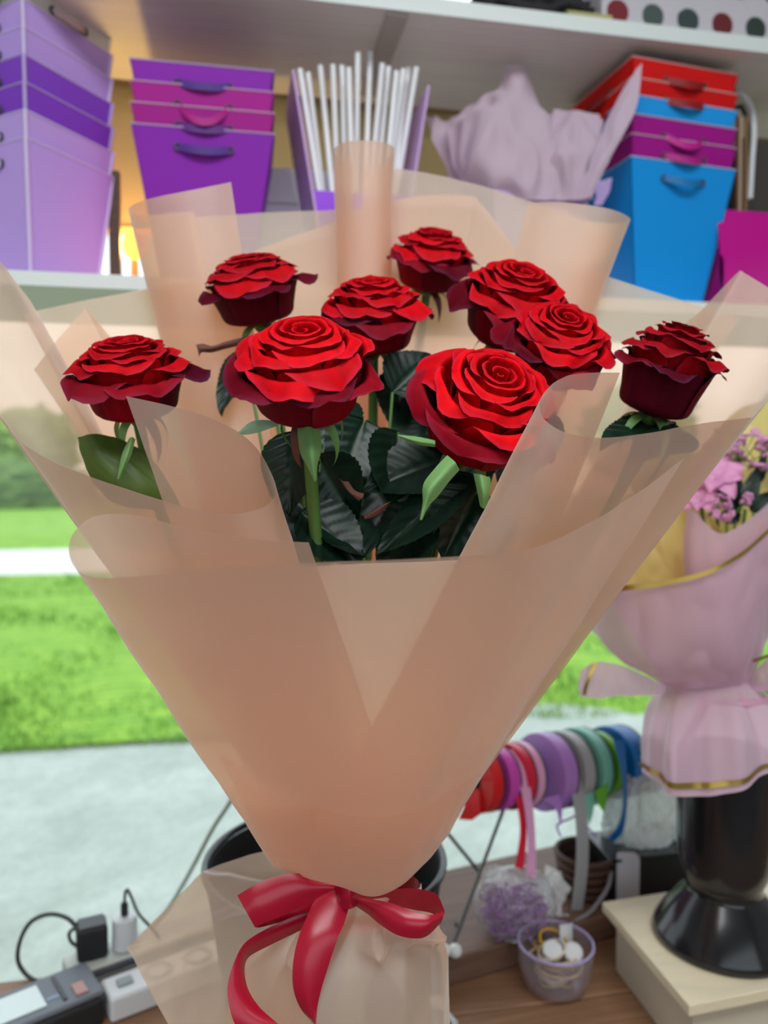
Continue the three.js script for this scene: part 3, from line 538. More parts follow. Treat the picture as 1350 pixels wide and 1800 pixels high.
// skirt below the ribbon
film('film_skirt', [
  [[590, 1560, .53], [575, 1562, .537], [556, 1565, .54], [555, 1565, .538], [554, 1566, .535], [545, 1570, .525], [540, 1577, .516], [540, 1578, .515], [540, 1579, .514], [540, 1585, .50], [545, 1590, .49], [560, 1592, .48], [580, 1595, .475]],
  [[520, 1487, .56], [440, 1502, .575], [368, 1527, .575], [360, 1530, .572], [354, 1535, .565], [290, 1598, .545], [229, 1660, .526], [223, 1666, .525], [226, 1672, .523], [272, 1757, .505], [330, 1860, .485], [420, 1960, .46], [500, 2050, .45]],
], 90, 26, 0.0012, 22, M.film);
{
  const cs = rows3([
    [[520, 1588, .475], [560, 1586, .463], [610, 1584, .458], [660, 1580, .46], [705, 1572, .468], [738, 1560, .49], [740, 1550, .52]],
    [[425, 1700, .46], [490, 1720, .435], [590, 1730, .425], [680, 1720, .43], [745, 1690, .445], [775, 1650, .48], [775, 1640, .53]],
    [[400, 2080, .46], [480, 2100, .435], [590, 2110, .42], [690, 2100, .425], [755, 2050, .44], [785, 1980, .48], [785, 1950, .53]],
  ]);
  const g = gridGeo(130, 60, (u, v) => {
    const p = new THREE.CatmullRomCurve3(cs.map((c) => at(c, u))).getPoint(v);
    const f = sstep(0, 0.12, v) * (1 - 0.6 * sstep(0.35, 1, v));
    const out = V(p.x - tie.x, 0, p.z - tie.z).normalize();
    p.addScaledVector(out, f * (0.019 * (0.5 - Math.abs(Math.sin(u * 11 + 0.9 * Math.sin(v * 6) + 0.4))) + 0.009 * (0.5 - Math.abs(Math.sin(u * 23 + 5 * v)))) * (1 - 0.75 * sstep(0.15, 0.5, v)));
    p.addScaledVector(out, 0.008 * Math.exp(-Math.pow((v - 0.36 - 0.05 * Math.sin(u * 9)) / 0.05, 2)) * sstep(0.35, 0.6, u) * (1 - sstep(0.72, 0.86, u)));
    return p;
  });
  wpart('film_skirt', g, M.film, wrap);
}

// ------------------------------------------------------------------ red satin ribbon
{
  const g = thing('ribbon_bow', 'dark red satin ribbon bow tied round the neck of the bouquet', 'ribbon', tie.clone());
  const r = (name, A, B, n, bow) => wpart(name, stripGeo(A, B, n, bow), M.ribbon, g);
  r('loop', [[600, 1552, .447], [560, 1545, .444], [520, 1535, .44], [480, 1542, .437], [440, 1560, .434], [417, 1574, .434]], [[612, 1580, .45], [572, 1578, .444], [535, 1592, .438], [500, 1608, .434], [470, 1620, .431], [448, 1630, .43]], 50, 0.003);
  r('loop', [[417, 1574, .434], [424, 1578, .442], [450, 1580, .452], [500, 1578, .458], [560, 1575, .462], [600, 1572, .462]], [[448, 1630, .43], [458, 1630, .44], [490, 1622, .452], [530, 1612, .456], [570, 1602, .46], [605, 1592, .462]], 50);
  r('tail', [[600, 1580, .45], [537, 1603, .446], [500, 1618, .442], [470, 1632, .438], [430, 1658, .43], [412, 1690, .424], [400, 1733, .418], [403, 1770, .414], [415, 1805, .412], [445, 1850, .412], [480, 1890, .414]], [[605, 1596, .452], [560, 1620, .449], [515, 1642, .446], [474, 1662, .442], [436, 1684, .436], [430, 1705, .43], [436, 1738, .424], [456, 1770, .42], [489, 1800, .417], [520, 1830, .417], [555, 1865, .418]], 80, 0.002);
  r('tail', [[570, 1558, .447], [559, 1572, .443], [540, 1610, .434], [524, 1650, .427], [515, 1695, .422], [516, 1740, .42], [530, 1775, .42], [553, 1800, .42]], [[622, 1572, .447], [616, 1586, .442], [606, 1620, .434], [594, 1648, .428], [580, 1690, .424], [566, 1735, .421], [558, 1770, .42], [556, 1802, .42]], 60, 0.003);
  r('loop', [[618, 1576, .447], [650, 1580, .443], [690, 1588, .437], [725, 1602, .432], [755, 1608, .432], [781, 1602, .438]], [[624, 1592, .449], [645, 1606, .444], [672, 1628, .436], [705, 1646, .43], [745, 1648, .43], [776, 1622, .438]], 50, 0.003);
  r('loop', [[620, 1574, .462], [660, 1568, .462], [700, 1562, .46], [740, 1563, .456], [768, 1573, .448], [782, 1602, .438]], [[628, 1590, .463], [670, 1590, .464], [700, 1594, .462], [730, 1600, .458], [760, 1606, .45], [776, 1622, .438]], 50);
  r('knot', [[585, 1556, .446], [600, 1552, .437], [615, 1553, .434], [632, 1562, .446]], [[592, 1594, .446], [602, 1598, .437], [615, 1598, .434], [628, 1592, .446]], 24, 0.002);
  const ring = []; for (let i = 0; i <= 40; i++) { const a = i / 40 * Math.PI * 2; ring.push(a); }
  wpart('band', gridGeo(48, 2, (u, v) => V(tie.x + Math.cos(u * 6.2832) * 0.045, tie.y - 0.006 + v * 0.012, tie.z + Math.sin(u * 6.2832) * 0.03)), M.ribbon, g);
}

// ------------------------------------------------------------------ the roses
function petalGeo(t, i, o, rng) {
  const guard = o.guard ? 1 : 0, open = o.open;
  const th0 = i * 2.39996 + o.spin + 0.35 * (rng() - 0.5), W = (guard ? 0.98 : lerp(1.8, 1.02, Math.pow(t, 0.6))) * (1 + 0.12 * (rng() - 0.5));
  const hj = (rng() - 0.5) * 0.1 * t;
  const rim = lerp(0.04, 0.92 * open, Math.pow(t, 0.78)), hh = (guard ? 0.8 + 0.12 * rng() : 1.52 - 0.5 * Math.pow(t, 1.6) - 0.1 * Math.exp(-t * t / 0.02)) + hj + (o.tall ?? 0) * (1 - 0.4 * t);
  const rb = lerp(0.06, 0.74 * open, Math.pow(t, 0.8)) + guard * 0.02, lip = (guard ? 0.16 + 0.16 * rng() : Math.pow(t, 1.5) * (0.15 + 0.2 * rng()) + 0.03) * open;
  const prof = new THREE.CatmullRomCurve3([V(0.09 + 0.06 * t, 0.0, 0), V(rb * 0.84 + 0.03, 0.14 * hh, 0), V(rb, 0.45 * hh, 0), V(lerp(rb, rim, 0.6), 0.8 * hh, 0), V(rim, 0.975 * hh, 0), V(rim + lip, hh * 0.985 - lip * (0.35 + 0.5 * t) * (guard ? 0.5 + o.droop : 1), 0)], false, 'centripetal');
  const ph = rng() * 6.28, ph2 = rng() * 6.28, kk = 1.6 + rng() * 2.2, wav = 0.08 * t, pt = 0.06 + 0.12 * rng(), skew = (rng() - 0.5) * 0.3, flick = (rng() < 0.4 ? 1 : 0.25) * (rng() < 0.5 ? -1 : 1);
  const dark = 0.75 + 0.4 * rng(), hue = rng();
  const nu = 18, nv = 16;
  const g = gridGeo(nu, nv, (uu, v) => {
    const u = uu * 2 - 1, au = Math.abs(u);
    const vmax = 1 - 0.17 * Math.pow(au, 2.4) - 0.2 * Math.pow(au, 8) + pt * Math.pow(1 - au, 2) * t - pt * t * 0.6;
    const vv = v * vmax, p = prof.getPoint(clamp(vv, 0, 1));
    let r = p.x, h = p.y;
    const e = Math.pow(vv, 5), side = sstep(0.35, 1, u * Math.sign(flick)) * Math.abs(flick);
    r += wav * e * Math.sin(kk * u * 2.2 + ph) + 0.02 * t * Math.sin(3 * u + ph2) * vv;
    r += (0.055 * u + skew * 0.1) * vv * (0.4 + t);
    r += 0.16 * t * e * side * open; h += 0.1 * t * e * side * (guard ? 1 : -0.4);
    h += wav * 0.7 * e * Math.sin(kk * u * 2.9 + ph2) + 0.022 * e * t * Math.sin(11 * u + ph) + 0.012 * e * t * Math.sin(23 * u + ph2);
    const th = th0 + u * W * (0.55 + 0.45 * sstep(0, 0.5, v));
    return V(r * Math.cos(th), h, r * Math.sin(th));
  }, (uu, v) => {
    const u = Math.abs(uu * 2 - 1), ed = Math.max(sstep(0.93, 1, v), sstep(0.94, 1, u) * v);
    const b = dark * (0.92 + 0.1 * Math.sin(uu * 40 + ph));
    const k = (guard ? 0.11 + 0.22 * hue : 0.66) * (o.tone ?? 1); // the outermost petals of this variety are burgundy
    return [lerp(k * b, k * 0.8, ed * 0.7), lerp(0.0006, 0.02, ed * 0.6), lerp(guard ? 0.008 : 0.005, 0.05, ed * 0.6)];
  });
  return g;
}
function sepalGeo(L, W, droop, curl) { // grows along +x from the origin, then bends down (-y)
  return gridGeo(6, 14, (u, v) => {
    const w = W * Math.sin(Math.PI * Math.pow(clamp(v * 0.97 + 0.03, 0, 1), 0.6)) * 0.5 + 0.0004, a = droop * v + curl * v * v, x = u * 2 - 1;
    const s = v * L, ax = s * Math.cos(a * 0.7), ay = -s * Math.sin(a * 0.7);
    return V(ax, ay + Math.abs(x) * w * 0.35, x * w);
  });
}
function leafGeo(L, W, s = 0, fold = 0.25, bend = 0.3) { // blade along +x, upper side +y
  return gridGeo(16, 44, (uu, v) => {
    const u = uu * 2 - 1, au = Math.abs(u);
    let w = W * 0.5 * Math.pow(Math.sin(Math.PI * Math.pow(clamp(v, 0.002, 0.998), 0.8)), 0.75) * (1 - 0.25 * v);
    const ser = Math.abs((v * 15 + 0.1) % 1); w *= 1 - 0.07 * (ser) * sstep(0.6, 1, au);
    const vein = Math.sin((v * 7 - au * 1.6 + s) * Math.PI * 2);
    const y = au * w * fold + 0.0003 * vein * sstep(0.04, 0.25, au) * (1 - 0.6 * sstep(0.8, 1, au)) - 0.0012 * Math.exp(-au * au / 0.004) - bend * L * v * v * 0.5 + 0.002 * Math.sin(v * 7 + s * 3) * au;
    return V(v * L, y, u * w);
  }, (uu, v) => { const au = Math.abs(uu * 2 - 1), m = Math.exp(-au * au / 0.003), e = 0.85 + 0.3 * noise3(uu * 3 + s * 5, v * 5, s); return [lerp(0.005, 0.014, m) * e, lerp(0.022, 0.036, m) * e, lerp(0.012, 0.015, m) * e]; });
}
const camQ = camera.quaternion;
const roseSpecs = [
  // px, py, depth, width px, opening to the lens, lean in the picture, spin, open, label
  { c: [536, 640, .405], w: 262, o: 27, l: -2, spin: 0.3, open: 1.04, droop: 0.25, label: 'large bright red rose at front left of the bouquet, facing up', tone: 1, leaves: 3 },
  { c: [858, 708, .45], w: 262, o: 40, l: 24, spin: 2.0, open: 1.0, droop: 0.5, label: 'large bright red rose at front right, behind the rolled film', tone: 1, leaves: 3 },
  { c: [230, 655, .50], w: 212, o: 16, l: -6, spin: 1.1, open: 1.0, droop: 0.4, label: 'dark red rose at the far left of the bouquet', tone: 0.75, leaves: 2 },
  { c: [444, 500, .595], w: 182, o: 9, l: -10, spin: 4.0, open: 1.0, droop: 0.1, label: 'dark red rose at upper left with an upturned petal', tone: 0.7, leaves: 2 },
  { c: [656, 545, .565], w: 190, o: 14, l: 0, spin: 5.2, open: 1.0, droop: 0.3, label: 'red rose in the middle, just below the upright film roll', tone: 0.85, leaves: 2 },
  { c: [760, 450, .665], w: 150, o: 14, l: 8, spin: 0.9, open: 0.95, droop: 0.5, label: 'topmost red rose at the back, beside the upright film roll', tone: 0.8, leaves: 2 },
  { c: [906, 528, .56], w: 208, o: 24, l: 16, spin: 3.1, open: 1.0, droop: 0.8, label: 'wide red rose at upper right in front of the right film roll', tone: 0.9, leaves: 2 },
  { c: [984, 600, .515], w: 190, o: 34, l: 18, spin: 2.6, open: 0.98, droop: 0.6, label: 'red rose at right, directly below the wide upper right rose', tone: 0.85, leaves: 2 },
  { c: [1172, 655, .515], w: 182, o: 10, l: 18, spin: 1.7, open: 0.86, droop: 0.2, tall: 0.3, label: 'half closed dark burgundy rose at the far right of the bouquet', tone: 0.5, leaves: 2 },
];
const roses = [];
roseSpecs.forEach((s, n) => {
  let sd = 77 + n * 131; const rng = () => { sd = (sd * 1664525 + 1013904223) >>> 0; return sd / 4294967296; };
  const c = P(...s.c), toCam = camera.position.clone().sub(c).normalize();
  const right = V(1, 0, 0).applyQuaternion(camQ), upv = new THREE.Vector3().crossVectors(toCam, right).normalize().negate(); if (upv.y < 0) upv.negate();
  const o = s.o * D2R, l = s.l * D2R;
  const axis = upv.clone().multiplyScalar(Math.cos(o) * Math.cos(l)).addScaledVector(right, Math.cos(o) * Math.sin(l)).addScaledVector(toCam, Math.sin(o)).normalize();
  const R = s.w * s.c[2] / F / 2 / (1.1 * s.open), base = c.clone().addScaledVector(axis, -R * 0.82);
  const q = new THREE.Quaternion().setFromUnitVectors(V(0, 1, 0), axis);
  const foot = V(tie.x + (c.x - tie.x) * -0.16, TABLE + 0.004, tie.z + (c.z - tie.z) * -0.16);
  const g = thing('rose', s.label, 'rose', foot, 'red roses of the bouquet');
  const place = (geo) => { geo.scale(R, R, R); geo.applyQuaternion(q); geo.translate(base.x, base.y, base.z); return geo; };
  const N = 21;
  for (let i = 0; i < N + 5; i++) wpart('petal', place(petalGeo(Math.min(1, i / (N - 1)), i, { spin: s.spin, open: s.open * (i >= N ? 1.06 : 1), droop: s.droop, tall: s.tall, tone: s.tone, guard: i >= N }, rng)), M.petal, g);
  // receptacle and sepals
  const cup = wpart('receptacle', place(lathe([[0, -0.22], [0.1, -0.2], [0.16, -0.1], [0.17, 0.0], [0.12, 0.06], [0, 0.08]], 20)), M.stem, g);
  for (let k = 0; k < 5; k++) {
    const sp = sepalGeo(rr(0.75, 0.95), rr(0.2, 0.28), rr(0.6, 1.5), rr(0.2, 1.0)); sp.translate(0.1, -0.03, 0); sp.rotateY(k * 1.2566 + s.spin * 1.3 + rr(-0.2, 0.2));
    wpart('sepal', place(sp), k % 4 === 3 ? M.sepalDry : M.sepal, cup);
  }
  const neck = tie.clone().add(V((c.x - tie.x) * 0.06, 0, (c.z - tie.z) * 0.1));
  const under = base.clone().addScaledVector(axis, -0.19 * R);
  const stemPts = [under, under.clone().addScaledVector(axis, -0.045).lerp(neck, 0.05), under.clone().lerp(neck, 0.5).addScaledVector(axis, -0.012), neck, foot];
  wpart('stem', tube(stemPts, 0.0038, 60, 10), M.stem, g);
  roses.push({ g, s, c, axis, base, R, neck, place, toCam, right, upv });
});
// broad hanging sepals seen below the two front roses, and the pale one left of the first
function hangingSepal(ri, rows, mat = M.sepal) { wpart('sepal', sheetGeo(rows, 8, 20, 0, 1), mat, roses[ri].g); }
hangingSepal(0, [[[523, 752, .405], [540, 748, .398], [562, 752, .403]], [[524, 772, .4], [545, 768, .392], [565, 772, .399]], [[529, 800, .396], [548, 798, .388], [564, 796, .395]], [[541, 822, .394], [550, 822, .389], [558, 818, .393]], [[552, 846, .393], [554, 846, .392], [556, 845, .393]]]);
hangingSepal(0, [[[490, 742, .42], [488, 748, .418], [478, 752, .42]], [[465, 738, .43], [462, 748, .426], [455, 760, .43]], [[440, 742, .44], [438, 752, .436], [435, 764, .44]], [[418, 760, .45], [418, 762, .449], [418, 764, .45]]], phy({ color: lin(0.3, 0.55, 0.36), roughness: 0.6, transmission: 0.2, thickness: 0 }));
hangingSepal(1, [[[808, 826, .42], [800, 812, .412], [786, 800, .418]], [[790, 846, .41], [775, 838, .402], [762, 826, .41]], [[770, 872, .405], [756, 862, .399], [744, 852, .405]], [[752, 892, .402], [747, 888, .4], [743, 884, .402]], [[742, 914, .4], [740, 914, .399], [738, 913, .4]]]);
hangingSepal(1, [[[862, 840, .425], [845, 834, .42], [832, 832, .425]], [[862, 866, .425], [850, 866, .419], [838, 860, .424]], [[856, 892, .425], [850, 894, .423], [844, 890, .425]]]);
hangingSepal(1, [[[765, 786, .43], [765, 780, .428], [765, 774, .43]], [[735, 782, .425], [735, 776, .422], [736, 768, .425]], [[700, 768, .42], [700, 766, .419], [700, 764, .42]]]);
hangingSepal(2, [[[226, 772, .49], [232, 768, .486], [238, 772, .49]], [[214, 800, .485], [222, 802, .481], [230, 802, .485]], [[206, 842, .482], [208, 842, .481], [210, 842, .482]]]);
hangingSepal(3, [[[440, 590, .585], [438, 597, .583], [436, 604, .585]], [[398, 600, .575], [396, 606, .573], [394, 614, .575]], [[372, 608, .565], [372, 612, .562], [370, 620, .565]], [[356, 604, .56], [352, 612, .558], [354, 620, .56]], [[344, 606, .56], [346, 610, .559], [350, 628, .56]]], M.sepalDry);
hangingSepal(1, [[[690, 880, .45], [684, 884, .448], [680, 892, .45]], [[668, 890, .445], [664, 896, .443], [662, 906, .445]], [[640, 908, .445], [640, 910, .444], [642, 913, .445]]], M.sepalDry);
hangingSepal(0, [[[596, 840, .44], [604, 846, .438], [612, 846, .44]], [[610, 862, .437], [616, 866, .435], [624, 862, .437]], [[630, 880, .436], [636, 876, .435], [640, 868, .436]]], M.sepalDry);
// rose leaves inside the wrapping: [rose, base px/py/depth, tip px/py/depth, width m, roll deg, variant]
const leafSpecs = [
  [1, [838, 838, .475], [655, 960, .455], .048, 15, 0], [1, [800, 800, .49], [640, 850, .47], .05, -10, 1], [0, [640, 980, .465], [560, 880, .49], .05, 20, 2], [0, [700, 760, .50], [690, 880, .47], .05, -30, 0],
  [0, [520, 760, .47], [500, 900, .455], .045, 20, 1], [1, [840, 860, .47], [780, 975, .455], .05, -15, 2], [4, [690, 690, .55], [760, 620, .56], .05, 25, 0], [4, [640, 740, .53], [600, 850, .5], .052, -20, 1],
  [0, [560, 800, .485], [620, 920, .48], .05, 35, 2], [1, [760, 900, .475], [660, 1000, .47], .055, 5, 0], [0, [530, 900, .47], [640, 990, .46], .055, -8, 1], [1, [850, 900, .48], [850, 990, .47], .05, 12, 2],
  [7, [960, 720, .53], [880, 850, .5], .05, -12, 0], [8, [1170, 745, .53], [1060, 762, .49], .042, 10, 1], [5, [730, 640, .6], [690, 740, .56], .055, 15, 2], [6, [860, 640, .57], [790, 740, .54], .055, -25, 0],
  [3, [430, 620, .6], [380, 720, .58], .03, 20, 1], [0, [600, 950, .49], [480, 840, .5], .05, -20, 2], [4, [600, 700, .55], [560, 800, .53], .055, 10, 0], [6, [900, 720, .55], [830, 840, .53], .06, 0, 1],
  [5, [760, 720, .58], [740, 850, .54], .065, -10, 2], [4, [650, 820, .54], [700, 960, .51], .065, 12, 0], [0, [560, 900, .51], [530, 1010, .49], .06, -15, 1], [8, [1200, 760, .54], [1120, 790, .51], .05, -10, 2],
];
leafSpecs.forEach(([ri, b, t, w, roll, k]) => {
  const B = P(...b), T = P(...t), x = T.clone().sub(B), L = x.length(); x.normalize();
  const toC = camera.position.clone().sub(B).normalize(), up0 = toC.clone().multiplyScalar(0.75).add(V(0, 0.75, 0)), y = up0.addScaledVector(x, -up0.dot(x)).normalize(), z = new THREE.Vector3().crossVectors(x, y);
  const m = new THREE.Matrix4().makeBasis(x, y, z).multiply(new THREE.Matrix4().makeRotationX(roll * D2R)).setPosition(B);
  const geo = leafGeo(L, w, k * 0.37 + 0.1, 0.22 + 0.06 * k, 0.22 + 0.1 * k); geo.applyMatrix4(m);
  const lf = wpart('leaf', geo, M.leaf, roses[ri].g);
  wpart('leaf_stalk', tube([B, B.clone().lerp(roses[ri].neck, 0.12), B.clone().lerp(roses[ri].neck, 0.3)], 0.0012, 12, 6), M.stem, lf);
});
{ // the broad olive leaf below the far left rose
  const geo = sheetGeo([[[136, 768, .50], [165, 762, .498], [200, 768, .5], [240, 786, .505], [262, 800, .51]], [[142, 800, .495], [175, 805, .49], [215, 815, .493], [260, 830, .5], [290, 838, .508]], [[165, 850, .495], [200, 856, .49], [240, 862, .493], [280, 868, .5], [310, 872, .51]], [[190, 880, .5], [220, 890, .497], [255, 895, .5], [290, 896, .505], [320, 896, .515]]], 20, 20, 0.0008, 60);
  wpart('leaf', geo, M.leafOlive, roses[2].g);
}

// ------------------------------------------------------------------ black bucket behind the bouquet
{
  const c = P(572, 1500, 0.735), R = 0.116, top = c.y, h = top - TABLE - 0.0005, g = thing('flower_bucket', 'black plastic flower bucket standing behind the bouquet', 'bucket', V(c.x, TABLE, c.z));
  part('body', lathe([[0, 0.0005], [R * 0.72, 0.0005], [R * 0.74, 0.004], [R * 0.96, h - 0.008], [R * 0.935, h - 0.008], [R * 0.72, 0.006], [0, 0.005]], 64), M.blackMatte, g);
  part('rim', new THREE.TorusGeometry(R * 0.965, 0.0035, 10, 64).rotateX(Math.PI / 2).translate(0, h - 0.004, 0), M.blackGloss, g);
}

// ------------------------------------------------------------------ right: plywood block, black vase, pink bouquet
const BLK = TABLE + 0.075;
{
  const a = onY(1061, 1586, BLK), b = onY(1212, 1766, BLK), c = onY(1350, 1738, BLK);
  const e1 = c.clone().sub(b).setY(0).normalize(), e2 = a.clone().sub(b).setY(0); const depth = e2.length(); e2.normalize();
  const g = thing('plywood_block', 'pale plywood topped block under the black vase', 'block', V(b.x, TABLE, b.z));
  const prism = (w, y0, y1, ins) => { const s = new THREE.Shape(); const pt = (u, v) => b.clone().addScaledVector(e1, u).addScaledVector(e2, v); const q = [pt(ins, ins), pt(w - ins, ins), pt(w - ins, depth - ins), pt(ins, depth - ins)]; s.moveTo(q[0].x, -q[0].z); for (const p of q.slice(1)) s.lineTo(p.x, -p.z); s.closePath(); return new THREE.ExtrudeGeometry(s, { depth: y1 - y0 - 0.002, bevelEnabled: true, bevelSize: 0.001, bevelThickness: 0.001, bevelSegments: 2 }).rotateX(-Math.PI / 2).translate(0, y0 + 0.001, 0); };
  const ply = std({ map: woodTex(222, 210, 180, 9, 33), roughness: 0.55 });
  wpart('top_board', prism(0.34, BLK - 0.011, BLK, 0), ply, g);
  wpart('body', prism(0.34, TABLE + 0.0005, BLK - 0.0112, 0.012), std({ color: col('#c9c0ab'), roughness: 0.7 }), g);
}
{
  const c = onY(1270, 1648, BLK), d = depthOf(c), k = d / F; // metres per pixel at the vase
  const g = thing('black_vase', 'glossy black vase with a flared foot on the plywood block', 'vase', V(c.x, BLK, c.z));
  const prof = [[0, 0.001], [0.086, 0.001], [0.09, 0.006], [0.087, 0.014], [0.076, 0.03], [0.062, 0.05], [0.05, 0.062], [0.0475, 0.068], [0.049, 0.076], [0.055, 0.088], [0.059, 0.105], [0.0605, 0.13], [0.0615, 0.2], [0.062, 0.235], [0.058, 0.235], [0.056, 0.12], [0.03, 0.09], [0, 0.088]].map(([r, y]) => [r * 0.78, y * 0.84]);
  part('body', lathe(prof, 72), M.blackGloss, g);
  const t0 = P(1272, 1216, 0.8);
  const w = thing('bouquet_wrap', 'pale pink film wrapping with gold trim around the bouquet in the black vase', 'wrapping', V(c.x, BLK + 0.2, c.z));
  const pf = (name, rows, nu, nv, cr = 0.001, fr = 18, mat = M.pinkFilm) => wpart(name, sheetGeo(rows, nu, nv, cr, fr), mat, w);
  const rimA = [[1010, 1010, .83], [1050, 1030, .78], [1085, 1030, .75], [1160, 1022, .735], [1240, 1003, .725], [1300, 972, .73], [1350, 930, .75], [1420, 875, .81]];
  const midA = [[1020, 1085, .82], [1050, 1120, .79], [1085, 1150, .765], [1150, 1165, .745], [1230, 1165, .74], [1290, 1150, .745], [1335, 1110, .765], [1375, 1060, .82]];
  const botA = [[1165, 1208, .81], [1175, 1211, .80], [1195, 1214, .79], [1225, 1217, .78], [1260, 1218, .778], [1290, 1216, .78], [1312, 1208, .79], [1322, 1198, .81]];
  pf('film_sheet', [rimA, midA, botA], 90, 40, 0.003, 13);
  // gold line printed as a foil strip near the rim
  const off = (r, dy, dd) => r.map(([x, y, d]) => [x, y + dy, d + dd]);
  wpart('gold_trim', stripGeo(off(rimA.slice(1), 0, -.0035), off(rimA.slice(1), 9, -.0035), 60), M.gold, w);
  pf('film_sheet', [[[1207, 895, .775], [1222, 900, .765], [1245, 925, .76], [1268, 938, .758], [1310, 918, .765], [1352, 884, .78], [1420, 835, .83]], [[1200, 985, .775], [1215, 1010, .762], [1240, 1020, .756], [1265, 1025, .754], [1300, 1015, .76], [1340, 985, .775], [1400, 950, .82]], [[1230, 1200, .79], [1240, 1205, .786], [1250, 1208, .785], [1262, 1210, .785], [1280, 1208, .787], [1300, 1202, .792], [1315, 1195, .81]]], 60, 26);
  pf('film_sheet', [[[1040, 1000, .84], [1080, 1000, .86], [1180, 960, .9], [1300, 930, .9], [1420, 900, .86]], [[1170, 1206, .815], [1190, 1206, .825], [1240, 1206, .83], [1290, 1206, .83], [1318, 1200, .82]]], 40, 20);
  wpart('gold_mesh', sheetGeo([[[1040, 1010, .83], [1090, 930, .85], [1160, 860, .87], [1230, 790, .88], [1300, 720, .88], [1400, 690, .87]], [[1120, 1080, .81], [1160, 1060, .82], [1210, 1040, .825], [1260, 1030, .83], [1310, 1030, .83], [1360, 1040, .83]], [[1200, 1190, .81], [1220, 1190, .815], [1240, 1190, .82], [1260, 1190, .82], [1285, 1190, .82], [1305, 1190, .815]]], 60, 40, 0.006, 26), M.goldMesh, w);
  wpart('gold_mesh', sheetGeo([[[1085, 1015, .79], [1110, 960, .80], [1150, 905, .80], [1200, 880, .80], [1245, 905, .795], [1270, 935, .79]], [[1200, 1180, .79], [1210, 1180, .79], [1225, 1180, .79], [1240, 1180, .79], [1255, 1180, .79], [1265, 1180, .79]]], 50, 30, 0.005, 30), M.goldMesh, w);
  // wings of the tied film and the skirt
  pf('film_wing', [[[1170, 1206, .79], [1130, 1186, .775], [1085, 1168, .765], [1045, 1164, .76], [1022, 1178, .76]], [[1168, 1214, .79], [1128, 1204, .772], [1085, 1198, .762], [1045, 1200, .757], [1016, 1205, .757]], [[1170, 1222, .79], [1130, 1222, .775], [1085, 1224, .765], [1050, 1228, .76], [1020, 1224, .76]]], 40, 12, 0.002, 30);
  wpart('gold_trim', stripGeo([[1052, 1164, .7555], [1042, 1185, .753], [1034, 1205, .753], [1030, 1222, .756]], [[1045, 1164, .7555], [1035, 1185, .753], [1028, 1205, .753], [1024, 1222, .756]], 20), M.gold, w);
  pf('film_wing', [[[1315, 1195, .79], [1335, 1170, .775], [1360, 1150, .765], [1400, 1140, .76]], [[1318, 1205, .79], [1340, 1190, .772], [1365, 1185, .762], [1405, 1190, .757]], [[1310, 1214, .79], [1340, 1215, .775], [1370, 1220, .765], [1410, 1230, .76]]], 30, 12, 0.002, 30);
  wpart('gold_trim', stripGeo([[1322, 1160, .77], [1350, 1150, .762], [1390, 1140, .755]], [[1324, 1165, .77], [1351, 1156, .762], [1391, 1147, .755]], 20), M.gold, w);
  const sk = rows3([
    [[1160, 1198, 0.830], [1170, 1200, 0.800], [1195, 1204, 0.785], [1230, 1206, 0.778], [1262, 1206, 0.776], [1292, 1205, 0.778], [1315, 1200, 0.790], [1322, 1196, 0.820]],
    [[1140, 1290, 0.800], [1145, 1295, 0.760], [1175, 1305, 0.735], [1225, 1310, 0.725], [1270, 1308, 0.722], [1320, 1300, 0.728], [1365, 1290, 0.745], [1390, 1280, 0.790]],
    [[1136, 1355, 0.805], [1142, 1368, 0.760], [1172, 1390, 0.730], [1225, 1402, 0.717], [1275, 1396, 0.712], [1325, 1376, 0.720], [1375, 1352, 0.740], [1405, 1330, 0.790]],
  ]);
  const pleat = (u, v) => { const p = new THREE.CatmullRomCurve3(sk.map((q) => at(q, u))).getPoint(v); const out = V(p.x - t0.x, 0, p.z - t0.z).normalize(); p.addScaledVector(out, 0.008 * sstep(0, 0.3, v) * (1 - 0.5 * v) * (Math.sin(u * 21 + 0.8) + 0.5 * Math.sin(u * 37 + 2))); return p; };
  wpart('film_skirt', gridGeo(110, 30, pleat), M.pinkFilm, w);
  wpart('gold_trim', gridGeo(110, 2, (u, v) => { const p = pleat(u, 0.86 + v * 0.06); const out = V(p.x - t0.x, 0, p.z - t0.z).normalize(); return p.addScaledVector(out, 0.0025); }), M.gold, w);
  const rg = thing('ribbon_tie', 'narrow pink ribbon tied round the pink bouquet wrap', 'ribbon', t0.clone());
  wpart('band', gridGeo(48, 3, (u, v) => V(t0.x + Math.cos(u * 6.2832) * 0.05, t0.y - 0.003 + v * 0.006, t0.z + Math.sin(u * 6.2832) * 0.04)), std({ color: col('#d9a0bd'), roughness: 0.4 }), rg);
  wpart('tail', stripGeo([[1235, 1220, .772], [1222, 1250, .76], [1200, 1300, .752], [1190, 1350, .748]], [[1250, 1222, .772], [1240, 1255, .76], [1216, 1305, .752], [1202, 1352, .748]], 20), std({ color: col('#d9a4c4'), roughness: 0.5 }), rg);
  wpart('tail', stripGeo([[1296, 1218, .772], [1310, 1250, .765], [1328, 1300, .755], [1345, 1350, .75]], [[1303, 1218, .772], [1316, 1250, .765], [1334, 1300, .755], [1350, 1350, .75]], 20), std({ color: col('#d98a9a'), roughness: 0.5 }), rg);
  // flowers in it: a pink lily-like bloom, small pink blossoms on sprigs, dark leaves
  const petalPink = phy({ color: lin(0.78, 0.36, 0.62), roughness: 0.6, transmission: 0.2, thickness: 0 });
